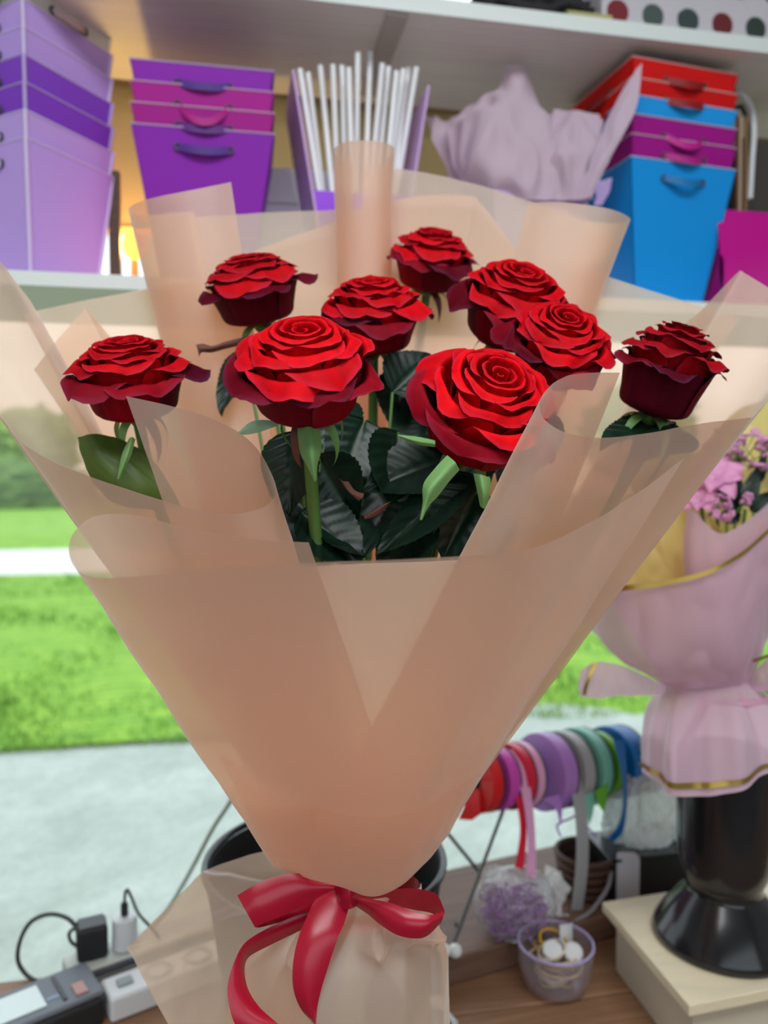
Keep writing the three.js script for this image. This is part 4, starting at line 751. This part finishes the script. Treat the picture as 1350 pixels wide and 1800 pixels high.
  const bloom = (px, py, d, R, tilt, label) => {
    const p = P(px, py, d), g2 = thing('pink_flower', label, 'flower', t0.clone().setY(t0.y), 'pink flowers in the pink bouquet');
    const q = new THREE.Quaternion().setFromUnitVectors(V(0, 1, 0), camera.position.clone().sub(p).normalize().add(V(tilt, 0.9, 0)).normalize());
    for (let k = 0; k < 8; k++) {
      const inner = k % 2, ge = gridGeo(8, 10, (u, v) => { const x = u * 2 - 1, w2 = 0.36 * Math.sin(Math.PI * (0.12 + 0.8 * v)) * (1 - 0.2 * v); return V(v * (inner ? 0.8 : 1), 0.5 * v - 0.45 * v * v + (inner ? 0.15 * v : 0) + 0.15 * x * x * v + 0.05 * Math.sin(5 * v + k), x * w2); });
      ge.rotateY(k * 0.785); ge.scale(R, R, R); ge.applyQuaternion(q); ge.translate(p.x, p.y, p.z); wpart('petal', ge, petalPink, g2);
    }
    wpart('stem', tube([p, p.clone().lerp(t0, 0.4), t0.clone()], 0.002, 20, 8), M.stem, g2);
  };
  bloom(1258, 842, .80, 0.032, 0.1, 'large pink bloom nearest the peach film in the pink bouquet');
  bloom(1232, 880, .79, 0.02, -0.3, 'smaller pink bloom low in the pink bouquet');
  bloom(1400, 800, .83, 0.03, 0.2, 'pink bloom at the right edge of the pink bouquet');
  const sprig = (px, py, d, n, spread, label) => {
    const p = P(px, py, d), g2 = thing('blossom_sprig', label, 'sprig', t0.clone(), 'sprigs in the pink bouquet');
    wpart('stem', tube([p, p.clone().lerp(t0, 0.4), t0.clone()], 0.0012, 20, 6), M.stem, g2);
    for (let k = 0; k < n; k++) { const e = p.clone().add(V(rr(-1, 1), rr(-0.6, 1), rr(-1, 1)).multiplyScalar(spread)); const ge = mergeGeometries([0, 1, 2, 3, 4].map((j) => new THREE.SphereGeometry(0.0028, 8, 6).scale(1, 0.6, 1).translate(Math.cos(j * 1.257) * 0.003, 0, Math.sin(j * 1.257) * 0.003))); ge.rotateX(rr(0, 1.5)); ge.rotateY(rr(0, 6)); ge.translate(e.x, e.y, e.z); wpart('blossom', ge, petalPink, g2); wpart('twig', rod(p.clone().add(V(0, -0.01, 0)), e, 0.0005, 5), M.stem, g2); }
  };
  sprig(1300, 800, .82, 26, 0.028, 'sprig of tiny pink blossoms above the dark leaves');
  sprig(1278, 902, .785, 18, 0.02, 'sprig of tiny pink blossoms at the front of the pink bouquet');
  sprig(1340, 810, .83, 16, 0.03, 'sprig of tiny pink blossoms at the right edge');
  const dl = thing('leaf_spray', 'dark green leaf spray in the pink bouquet', 'leaves', t0.clone());
  for (const [b, t, wd] of [[[1300, 900, .8], [1262, 850, .8], .02], [[1310, 890, .8], [1330, 830, .8], .02], [[1300, 910, .79], [1270, 905, .785], .018], [[1320, 900, .795], [1350, 870, .79], .02], [[1335, 850, .81], [1342, 800, .81], .012], [[1300, 880, .805], [1290, 840, .81], .02]]) {
    const B = P(...b), T = P(...t), x = T.clone().sub(B), L = x.length(); x.normalize(); const y = camera.position.clone().sub(B).normalize(); y.addScaledVector(x, -y.dot(x)).normalize(); const z = new THREE.Vector3().crossVectors(x, y);
    const ge = leafGeo(L * 1.2, wd, 0.3, 0.25, 0.2); ge.applyMatrix4(new THREE.Matrix4().makeBasis(x, y, z).setPosition(B)); wpart('leaf', ge, M.leaf, dl);
  }
  wpart('stem', tube([P(1310, 895, .8), P(1290, 1050, .8), t0.clone()], 0.0018, 20, 6), M.stem, dl);
}

// ------------------------------------------------------------------ ribbon spools on their wire stand
{
  const a = P(795, 1378, 0.89), b = P(1125, 1332, 1.06), ax = b.clone().sub(a), L = ax.length(), u = ax.clone().normalize();
  const st = thing('spool_stand', 'thin wire stand with crossed legs carrying the ribbon spools', 'stand', V(a.x, PLANK, a.z));
  wpart('axle', rod(a.clone().addScaledVector(u, -0.01), b, 0.0028), M.darkSteel, st);
  const spools = [
    // t along the axle, radius, width, colour, word, tail
    [0.12, .036, .016, '#d51a1f', 'bright red', null], [0.20, .036, .016, '#cc49b5', 'magenta pink', null], [0.275, .038, .014, '#d8173e', 'crimson', 'crimson'], [0.32, .039, .012, '#e7a9d2', 'pale pink', 'pink'],
    [0.45, .046, .022, '#b37fd0', 'lilac', null], [0.55, .046, .018, '#a9aaad', 'silver grey', 'grey'], [0.64, .048, .018, '#7fc9b4', 'mint', null], [0.74, .041, .012, '#66b81c', 'lime green', null], [0.845, .046, .03, '#1170c0', 'blue', null],
  ];
  const qs = new THREE.Quaternion().setFromUnitVectors(V(0, 1, 0), u);
  spools.forEach(([t, R, w, hex, word]) => {
    const c = a.clone().addScaledVector(ax, t);
    const g = thing('ribbon_spool', `spool of ${word} ribbon hanging on the wire stand`, 'spool', c, 'ribbon spools on the wire stand'); g.quaternion.copy(qs);
    const m = phy({ color: col(hex), roughness: 0.35, sheen: 0.3, sheenColor: col(hex) });
    part('winding', lathe([[0.011, -w / 2], [R, -w / 2], [R + 0.0006, -w / 2 + 0.001], [R + 0.0006, w / 2 - 0.001], [R, w / 2], [0.011, w / 2], [0.011, -w / 2]], 48), m, g);
    part('core', lathe([[0.0095, -w / 2 - 0.001], [0.0135, -w / 2 - 0.001], [0.0135, -w / 2 + 0.002], [0.0095, w / 2]], 32), M.blackMatte, g);
    part('flange', lathe([[0.013, w / 2 + 0.0005], [R + 0.001, w / 2 + 0.0005], [R + 0.001, w / 2 + 0.0016], [0.013, w / 2 + 0.0016], [0.013, w / 2 + 0.0005]], 48), M.darkGrey, g);
    g.userData.mat = undefined; g._m = m;
    spools[word] = g;
  });
  const tail = (word, A, B) => { const g = spools[word]; const geo = stripGeo(A, B, 40); const inv = new THREE.Matrix4().compose(g.position, g.quaternion, V(1, 1, 1)).invert(); geo.applyMatrix4(inv); part('ribbon_tail', geo, g._m, g); };
  tail('crimson', [[880, 1325, .925], [895, 1360, .905], [908, 1410, .895], [914, 1460, .89], [905, 1525, .888]], [[892, 1322, .928], [908, 1360, .908], [920, 1410, .898], [926, 1460, .893], [921, 1528, .89]]);
  tail('pale pink', [[892, 1318, .925], [906, 1350, .905], [920, 1410, .893], [927, 1470, .887], [926, 1540, .884]], [[912, 1316, .93], [926, 1350, .91], [936, 1410, .898], [941, 1470, .892], [942, 1545, .888]]);
  tail('silver grey', [[1000, 1350, .945], [1006, 1400, .93], [1012, 1450, .925], [1012, 1520, .925], [1004, 1600, .925]], [[1022, 1350, .955], [1028, 1400, .94], [1034, 1450, .935], [1034, 1520, .935], [1024, 1600, .935]]);
  tail('blue', [[1078, 1300, .97], [1092, 1360, .955], [1094, 1420, .955], [1084, 1455, .96], [1068, 1474, .965]], [[1098, 1300, .98], [1102, 1360, .965], [1102, 1420, .965], [1094, 1465, .968], [1078, 1480, .97]]);
  tail('bright red', [[835, 1385, .895], [820, 1410, .89], [806, 1440, .888]], [[860, 1395, .898], [850, 1425, .893], [830, 1442, .89]]);
  tail('lime green', [[1046, 1390, .945], [1050, 1410, .942], [1058, 1424, .942]], [[1070, 1375, .958], [1068, 1400, .953], [1062, 1425, .944]]);
  tail('lilac', [[950, 1405, .92], [975, 1420, .918], [985, 1450, .916]], [[985, 1395, .93], [988, 1420, .925], [987, 1450, .917]]);
  tail('mint', [[1020, 1400, .94], [1030, 1425, .938], [1036, 1450, .937]], [[1045, 1390, .95], [1044, 1420, .944], [1037, 1450, .938]]);
  // legs
  const leg = (p, q) => wpart('leg', rod(p, q, 0.0022, 8), M.darkSteel, st);
  const f1 = onY(790, 1678, PLANK + 0.003), f2 = onY(912, 1690, TABLE + 0.003);
  leg(P(886, 1420, .925), f1); leg(P(775, 1450, .93), P(842, 1532, .925)); leg(P(800, 1622, .905), f2); leg(b, V(b.x, PLANK + 0.003, b.z));
  for (const dx of [-8, 12]) { const f = onY(788 + dx, 1682, PLANK + 0.001); wpart('foot_ball', new THREE.SphereGeometry(0.0075, 20, 14).translate(f.x, PLANK + 0.0078, f.z), std({ color: lin(0.85, 0.88, 0.85), roughness: 0.15 }), st); }
}

// ------------------------------------------------------------------ small things on the table, right
function lump(cx, cy, cz, rx, ry, rz, amp, k, s, floorY, det = 24) {
  const g = mergeVertices(new THREE.IcosahedronGeometry(1, det)), p = g.attributes.position;
  for (let i = 0; i < p.count; i++) { const x = p.getX(i), y = p.getY(i), z = p.getZ(i); const n = 1 + amp * (1 - 2 * Math.abs(noise3(x * k + s, y * k, z * k))) + amp * 0.6 * (1 - 2 * Math.abs(noise3(x * k * 2.3, y * k * 2.3 + s, z * k * 2.3))); p.setXYZ(i, cx + x * rx * n, Math.max(floorY, cy + y * ry * n), cz + z * rz * n); }
  g.computeVertexNormals(); return g;
}
const clearBag = phy({ color: lin(0.97, 0.97, 0.98), transmission: 0.92, roughness: 0.12, thickness: 0, ior: 1.45 });
{ // clear bag of lilac shreds
  const c = onY(905, 1640, PLANK), g = thing('plastic_bag', 'clear plastic bag of lilac paper shreds below the spools', 'bag', V(c.x, PLANK, c.z));
  const shred = [];
  for (let k = 0; k < 260; k++) { const p = V(rr(-0.031, 0.031), rr(0.003, 0.042), rr(-0.024, 0.024)), r = rr(0.004, 0.009), ge = new THREE.TorusGeometry(r, 0.0011, 5, 10, rr(2, 5)); ge.rotateX(rr(0, 6)); ge.rotateY(rr(0, 6)); ge.translate(p.x, p.y + r * 0.6, p.z); shred.push(ge); }
  const sm = part('paper_shreds', mergeGeometries(shred), std({ color: col('#9a6aa8'), roughness: 0.7 }), g); sm.userData.kind = 'stuff';
  part('bag_film', lump(0, 0.036, 0, 0.046, 0.038, 0.036, 0.05, 2.2, 3, 0.0006), clearBag, g);
  part('bag_mouth', sheetGeo([[[850, 1555, .93], [880, 1560, .91], [930, 1578, .91], [960, 1575, .93]], [[845, 1525, .935], [872, 1520, .915], [930, 1548, .91], [985, 1530, .935]]], 30, 10, 0.004, 60).translate(-c.x, -PLANK, -c.z), phy({ color: lin(0.95, 0.97, 0.97), transmission: 0.35, roughness: 0.45, thickness: 0 }), g);
  single('cellophane', 'crumpled clear cellophane scrap beside the silver ribbon', 'cellophane', sheetGeo([[[960, 1520, .95], [980, 1530, .935], [1000, 1560, .935]], [[955, 1560, .94], [975, 1580, .925], [990, 1600, .925]], [[950, 1600, .935], [980, 1610, .92], [1002, 1612, .925]]], 24, 24, 0.006, 50), phy({ color: lin(0.95, 0.97, 0.97), transmission: 0.4, roughness: 0.4, thickness: 0 }));
}
{ // glass bowl with rubber bands and lids
  const c = onY(972, 1728, TABLE), R = 0.041, g = thing('glass_bowl', 'small clear violet tinted bowl in front of the raised plank', 'bowl', V(c.x, TABLE, c.z + 0.006));
  const h = 0.05;
  part('bowl', lathe([[0, 0.0008], [R * 0.62, 0.0008], [R * 0.82, 0.006], [R * 0.97, 0.025], [R, h], [R - 0.002, h], [R * 0.93, 0.025], [R * 0.78, 0.008], [R * 0.6, 0.0035], [0, 0.0035]], 56), phy({ color: lin(0.95, 0.93, 0.98), transmission: 0.92, roughness: 0.06, thickness: 0, ior: 1.45 }), g);
  part('rim', new THREE.TorusGeometry(R - 0.001, 0.0016, 10, 56).rotateX(Math.PI / 2).translate(0, h, 0), std({ color: lin(0.42, 0.36, 0.6), roughness: 0.2 }), g);
  const bandMat = ['#b9923a', '#c8b48a', '#d8c6a0', '#a98b5e', '#e0d8c4'];
  for (let k = 0; k < 16; k++) { const r = rr(0.014, 0.026), ge = new THREE.TorusGeometry(r, 0.0014, 6, 28); const x = rr(-0.007, 0.007), z = rr(-0.007, 0.007), y = 0.009 + k * 0.0026; ge.rotateX(Math.PI / 2 + rr(-0.4, 0.4)); ge.rotateY(rr(0, 6)); const m = single('rubber_band', k === 15 ? 'topmost yellow rubber band in the violet bowl' : 'tan rubber band lying in the violet bowl', 'rubber band', ge, card(k === 15 ? '#d2a41c' : bandMat[k % 5], 0.5), 'rubber bands in the violet bowl'); m.position.set(c.x + x, TABLE + y, c.z + 0.006 + z); }
  for (const [dx, dz, y, ry] of [[-0.008, 0.010, 0.047, 0.3], [0.014, 0.013, 0.044, 0.9]]) { const m = single('bottle_cap', dx < 0 ? 'white round cap on the rubber bands, left in the bowl' : 'white round cap on the rubber bands, right in the bowl', 'cap', lathe([[0, 0.005], [0.009, 0.005], [0.0105, 0.0035], [0.0105, -0.004], [0.0095, -0.004], [0.009, 0.003], [0, 0.0035]], 28), M.whitePlastic); m.rotation.set(0.5, ry, 0.2); m.position.set(c.x + dx, TABLE + y, c.z + 0.006 + dz); }
  const p = single('paper_slip', 'folded white paper slip sticking up in the bowl', 'paper', gridGeo(6, 6, (u, v) => V(u * 0.022 - 0.011, v * 0.03, 0.004 * Math.sin(u * 3))), card('#d9dadd', 0.7)); p.position.set(c.x + 0.017, TABLE + 0.03, c.z - 0.004); p.rotation.set(-0.2, 0.5, -0.1);
}
{ // brown basket, black tray, white tag, grey bag, white clip
  const c = onY(1040, 1580, PLANK), g = thing('basket', 'dark brown round basket behind the silver ribbon', 'basket', V(c.x, PLANK, c.z - 0.02)), R = 0.036;
  part('body', lathe([[0, 0.0005], [R * 0.8, 0.0005], [R, 0.05], [R * 0.94, 0.05], [R * 0.75, 0.005], [0, 0.004]], 40), std({ color: lin(0.05, 0.022, 0.013), roughness: 0.7 }), g);
  for (let k = 0; k < 5; k++) part('wicker_ring', new THREE.TorusGeometry(R * lerp(0.82, 1.0, k / 4), 0.0032, 8, 48).rotateX(Math.PI / 2).translate(0, 0.006 + k * 0.011, 0), std({ color: lin(0.08, 0.035, 0.02), roughness: 0.6 }), g);
  const t = onY(1130, 1575, PLANK), bk = thing('black_tray', 'black plastic tray behind the white tag', 'tray', V(t.x + 0.03, PLANK, t.z - 0.03));
  part('body', box(0.15, 0.05, 0.07, 0.004).translate(0, 0.0256, 0), M.blackMatte, bk); part('rim', box(0.156, 0.005, 0.076, 0.002).translate(0, 0.052, 0), M.blackGloss, bk);
  const gc = P(1135, 1450, 1.0), gb = thing('plastic_bag', 'crumpled translucent grey plastic bag left of the black vase', 'bag', V(gc.x, PLANK + 0.055, gc.z));
  const bot = PLANK + 0.055; part('bag_film', lump(0.0, gc.y - bot + 0.004, -0.01, 0.047, 0.066, 0.035, 0.12, 1.6, 8, 0.0006), phy({ color: lin(0.9, 0.93, 0.92), transmission: 0.45, roughness: 0.4, thickness: 0 }), gb);
  part('bag_top', lump(0.012, gc.y - bot + 0.075, -0.012, 0.02, 0.03, 0.016, 0.25, 2.5, 4, 0.001, 16), phy({ color: lin(0.75, 0.8, 0.78), transmission: 0.45, roughness: 0.4, thickness: 0 }), gb);
  const tg = single('price_tag', 'rounded blank white tag standing beside the plywood block', 'tag', (() => { const s = new THREE.Shape(); const w = 0.014, h = 0.062; s.moveTo(-w, 0); s.lineTo(w, 0); s.lineTo(w, h - 0.012); s.quadraticCurveTo(w, h, w - 0.012, h); s.lineTo(-w + 0.004, h); s.quadraticCurveTo(-w, h, -w, h - 0.004); s.closePath(); return new THREE.ExtrudeGeometry(s, { depth: 0.0012, bevelEnabled: false }); })(), card('#d6d7e2', 0.5));
  const tp = onY(1103, 1585, PLANK); tg.position.set(tp.x, PLANK + 0.0006, tp.z); tg.rotation.y = -0.19;
  const cl = thing('clip', 'small white plastic clip at the foot of the bouquet skirt', 'clip', onY(782, 1782, TABLE));
  const cr = rod(onY(766, 1760, TABLE + 0.004), onY(800, 1800, TABLE + 0.004), 0.0035, 10); wpart('shaft', cr, M.whitePlastic, cl);
  const hp = onY(766, 1762, TABLE + 0.005); wpart('head', box(0.016, 0.009, 0.012, 0.003).translate(hp.x, TABLE + 0.0052, hp.z), M.whitePlastic, cl);
  single('grey_hose', 'thin grey cord curving from the tray to the bowl', 'cord', tube([P(1075, 1520, .96), P(1068, 1560, .94), P(1040, 1600, .925), P(1005, 1625, .91), onY(985, 1640, PLANK + 0.003)], 0.0026, 40, 8), std({ color: lin(0.3, 0.3, 0.33), roughness: 0.4 }));
  single('twine', 'loose violet curling ribbon between the spools', 'ribbon', tube([P(985, 1470, .95), P(980, 1450, .945), P(1000, 1440, .945), P(1018, 1432, .95), P(1026, 1445, .955), P(1040, 1462, .955), P(1048, 1470, .955)], 0.0012, 40, 6), card('#8a56d0', 0.4));
  const gs = thing('green_sprig', 'fine green sprig beside the black vase foot at the right edge', 'sprig', onY(1345, 1600, BLK));
  for (let k = 0; k < 10; k++) { const a = P(1352, 1590, .95), e = P(1330 + rr(-4, 24), 1552 + rr(-6, 34), .95 + rr(-.01, .01)); wpart('twig', rod(a, e, 0.0007, 5), M.stem, gs); }
}

// ------------------------------------------------------------------ left: card terminal, power strip, adapters, cables
{
  const yT = TABLE + 0.036, A = onY(150, 1688, yT), B = onY(174, 1727, yT), C = onY(-40, 1762, yT);
  const e1 = C.clone().sub(A).setY(0), L = 0.18; e1.normalize(); const e2 = B.clone().sub(A).setY(0); e2.addScaledVector(e1, -e2.dot(e1)); const W = 0.062; e2.normalize();
  const o = A.clone().setY(TABLE), ctr = o.clone().addScaledVector(e1, L / 2).addScaledVector(e2, W / 2);
  const g = thing('card_terminal', 'dark grey card payment terminal with a pale screen on the table', 'terminal', V(ctr.x, TABLE, ctr.z));
  g.rotation.y = Math.atan2(-e1.z, e1.x);
  // local +x along e1 (towards the keypad), local +-z across
  const zs = Math.sign(e2.clone().applyAxisAngle(V(0, 1, 0), -g.rotation.y).z) || 1;
  part('body', box(L, 0.03, W, 0.006, 3).translate(0, 0.0155, 0), M.blackMatte, g);
  part('top_shell', box(L * 0.995, 0.006, W * 0.97, 0.0025).translate(0, 0.0335, 0), M.greyPlastic, g);
  part('screen', box(0.05, 0.0015, W * 0.62, 0.0006).translate(-L / 2 + 0.078, 0.0372, 0), std({ color: col('#dfeeed'), roughness: 0.25 }), g);
  const red = part('side_key', box(0.012, 0.003, 0.02, 0.0012).translate(-L / 2 + 0.02, 0.0375, zs * W * 0.22), std({ color: lin(0.5, 0.28, 0.26), roughness: 0.5 }), g);
  for (let i = 0; i < 4; i++) for (let j = 0; j < 3; j++) part('key', box(0.011, 0.003, 0.013, 0.0012).translate(-L / 2 + 0.122 + i * 0.0145, 0.0378, (j - 1) * 0.0175), M.darkGrey, g);
  part('printer_slot', box(0.004, 0.002, W * 0.7, 0.0008).translate(-L / 2 + 0.036, 0.0371, 0), M.blackGloss, g);
  part('logo', box(0.012, 0.0006, 0.005, 0.0002).translate(-L / 2 + 0.045, 0.0368, -0.01), card('#8fa0b5', 0.4), g);
}
{
  const y = TABLE + 0.03;
  const g = thing('power_strip', 'white power strip lying on the table beside the bouquet skirt', 'power strip', onY(230, 1740, TABLE));
  const A = onY(195, 1755, y), B = onY(275, 1725, y), d = B.clone().sub(A).setY(0).normalize(), ang = Math.atan2(-d.z, d.x);
  const put = (geo, along, across, yy) => { geo.rotateY(ang); const p = A.clone().addScaledVector(d, along).add(V(Math.sin(ang), 0, Math.cos(ang)).multiplyScalar(across)); geo.translate(p.x, yy, p.z); return geo; };
  wpart('body', put(box(0.2, 0.026, 0.04, 0.004), 0.1, -0.022, TABLE + 0.0136), M.whitePlastic, g);
  wpart('switch', put(box(0.016, 0.004, 0.012, 0.0015), 0.02, -0.022, TABLE + 0.028), card('#9aa3a6', 0.4), g);
  for (let k = 0; k < 3; k++) wpart('socket', put(new THREE.TorusGeometry(0.013, 0.0022, 8, 28).rotateX(Math.PI / 2), 0.055 + k * 0.045, -0.022, TABLE + 0.0275), card('#c3c8c8', 0.5), g);
  const h = thing('power_strip', 'second white power strip behind, carrying the two adapters', 'power strip', onY(190, 1690, TABLE));
  wpart('body', put(box(0.2, 0.026, 0.042, 0.004), 0.075, -0.085, TABLE + 0.0136), card('#cfd6d0', 0.45), h);
  wpart('rail', put(box(0.13, 0.006, 0.006, 0.002), 0.06, -0.058, TABLE + 0.024), M.darkGrey, h);
  // adapters
  const bc = onY(162, 1678, TABLE + 0.027), ba = thing('power_adapter', 'black cube power adapter with a looping cable', 'adapter', V(bc.x, TABLE + 0.027, bc.z));
  part('body', box(0.032, 0.036, 0.028, 0.004, 3).translate(0, 0.0185, 0).rotateY(ang - 0.15), M.blackMatte, ba); part('top_plate', box(0.027, 0.0015, 0.023, 0.0006).translate(0, 0.0372, 0).rotateY(ang - 0.15), M.darkGrey, ba);
  part('prong_collar', new THREE.CylinderGeometry(0.011, 0.011, 0.004, 24).translate(0, -0.0005, 0), M.blackMatte, ba);
  const wc = onY(220, 1665, TABLE + 0.027), wa = thing('power_adapter', 'white cylinder usb charger with a black plug on top', 'adapter', V(wc.x, TABLE + 0.027, wc.z));
  part('body', lathe([[0, 0.0005], [0.0135, 0.0005], [0.014, 0.003], [0.0135, 0.034], [0.0125, 0.036], [0, 0.036]], 36), M.whitePlastic, wa);
  part('plug', box(0.008, 0.016, 0.005, 0.002).translate(0, 0.044, 0), M.blackMatte, wa);
  wpart('cable', tube([V(wc.x, TABLE + 0.078, wc.z), P(222, 1562, depthOf(wc)), P(230, 1575, depthOf(wc)), P(243, 1605, depthOf(wc)), P(265, 1630, depthOf(wc)), onY(290, 1660, TABLE + 0.004)], 0.0017, 40, 8), M.cable, wa);
  const dB = depthOf(bc);
  wpart('cable', tube([P(140, 1666, dB - .012), P(125, 1655, dB - .015), P(122, 1640, dB - .015), P(132, 1632, dB - .012), P(138, 1640, dB - .012)], 0.002, 30, 8), M.cable, ba);
  wpart('cable', tube([P(136, 1632, dB), P(120, 1615, dB), P(88, 1607, dB), P(55, 1620, dB), P(35, 1655, dB), P(32, 1690, dB), P(45, 1712, dB), onY(62, 1724, TABLE + 0.003)], 0.0024, 50, 8), M.cable, ba);
  single('cord', 'pale grey green cord rising behind the bouquet from the table', 'cord', tube([P(258, 1640, .92), P(290, 1605, .92), P(330, 1540, .915), P(375, 1455, .91), P(410, 1400, .91), P(440, 1330, .91)], 0.0026, 40, 8), M.cableGrey);
  single('cable_end', 'white usb cable plug lying beside the power strip', 'cable', box(0.012, 0.008, 0.034, 0.003).rotateY(0.5).translate(onY(182, 1735, TABLE + 0.005).x, TABLE + 0.0048, onY(182, 1735, TABLE + 0.005).z), M.whitePlastic);
}

renderer.render(scene, camera);
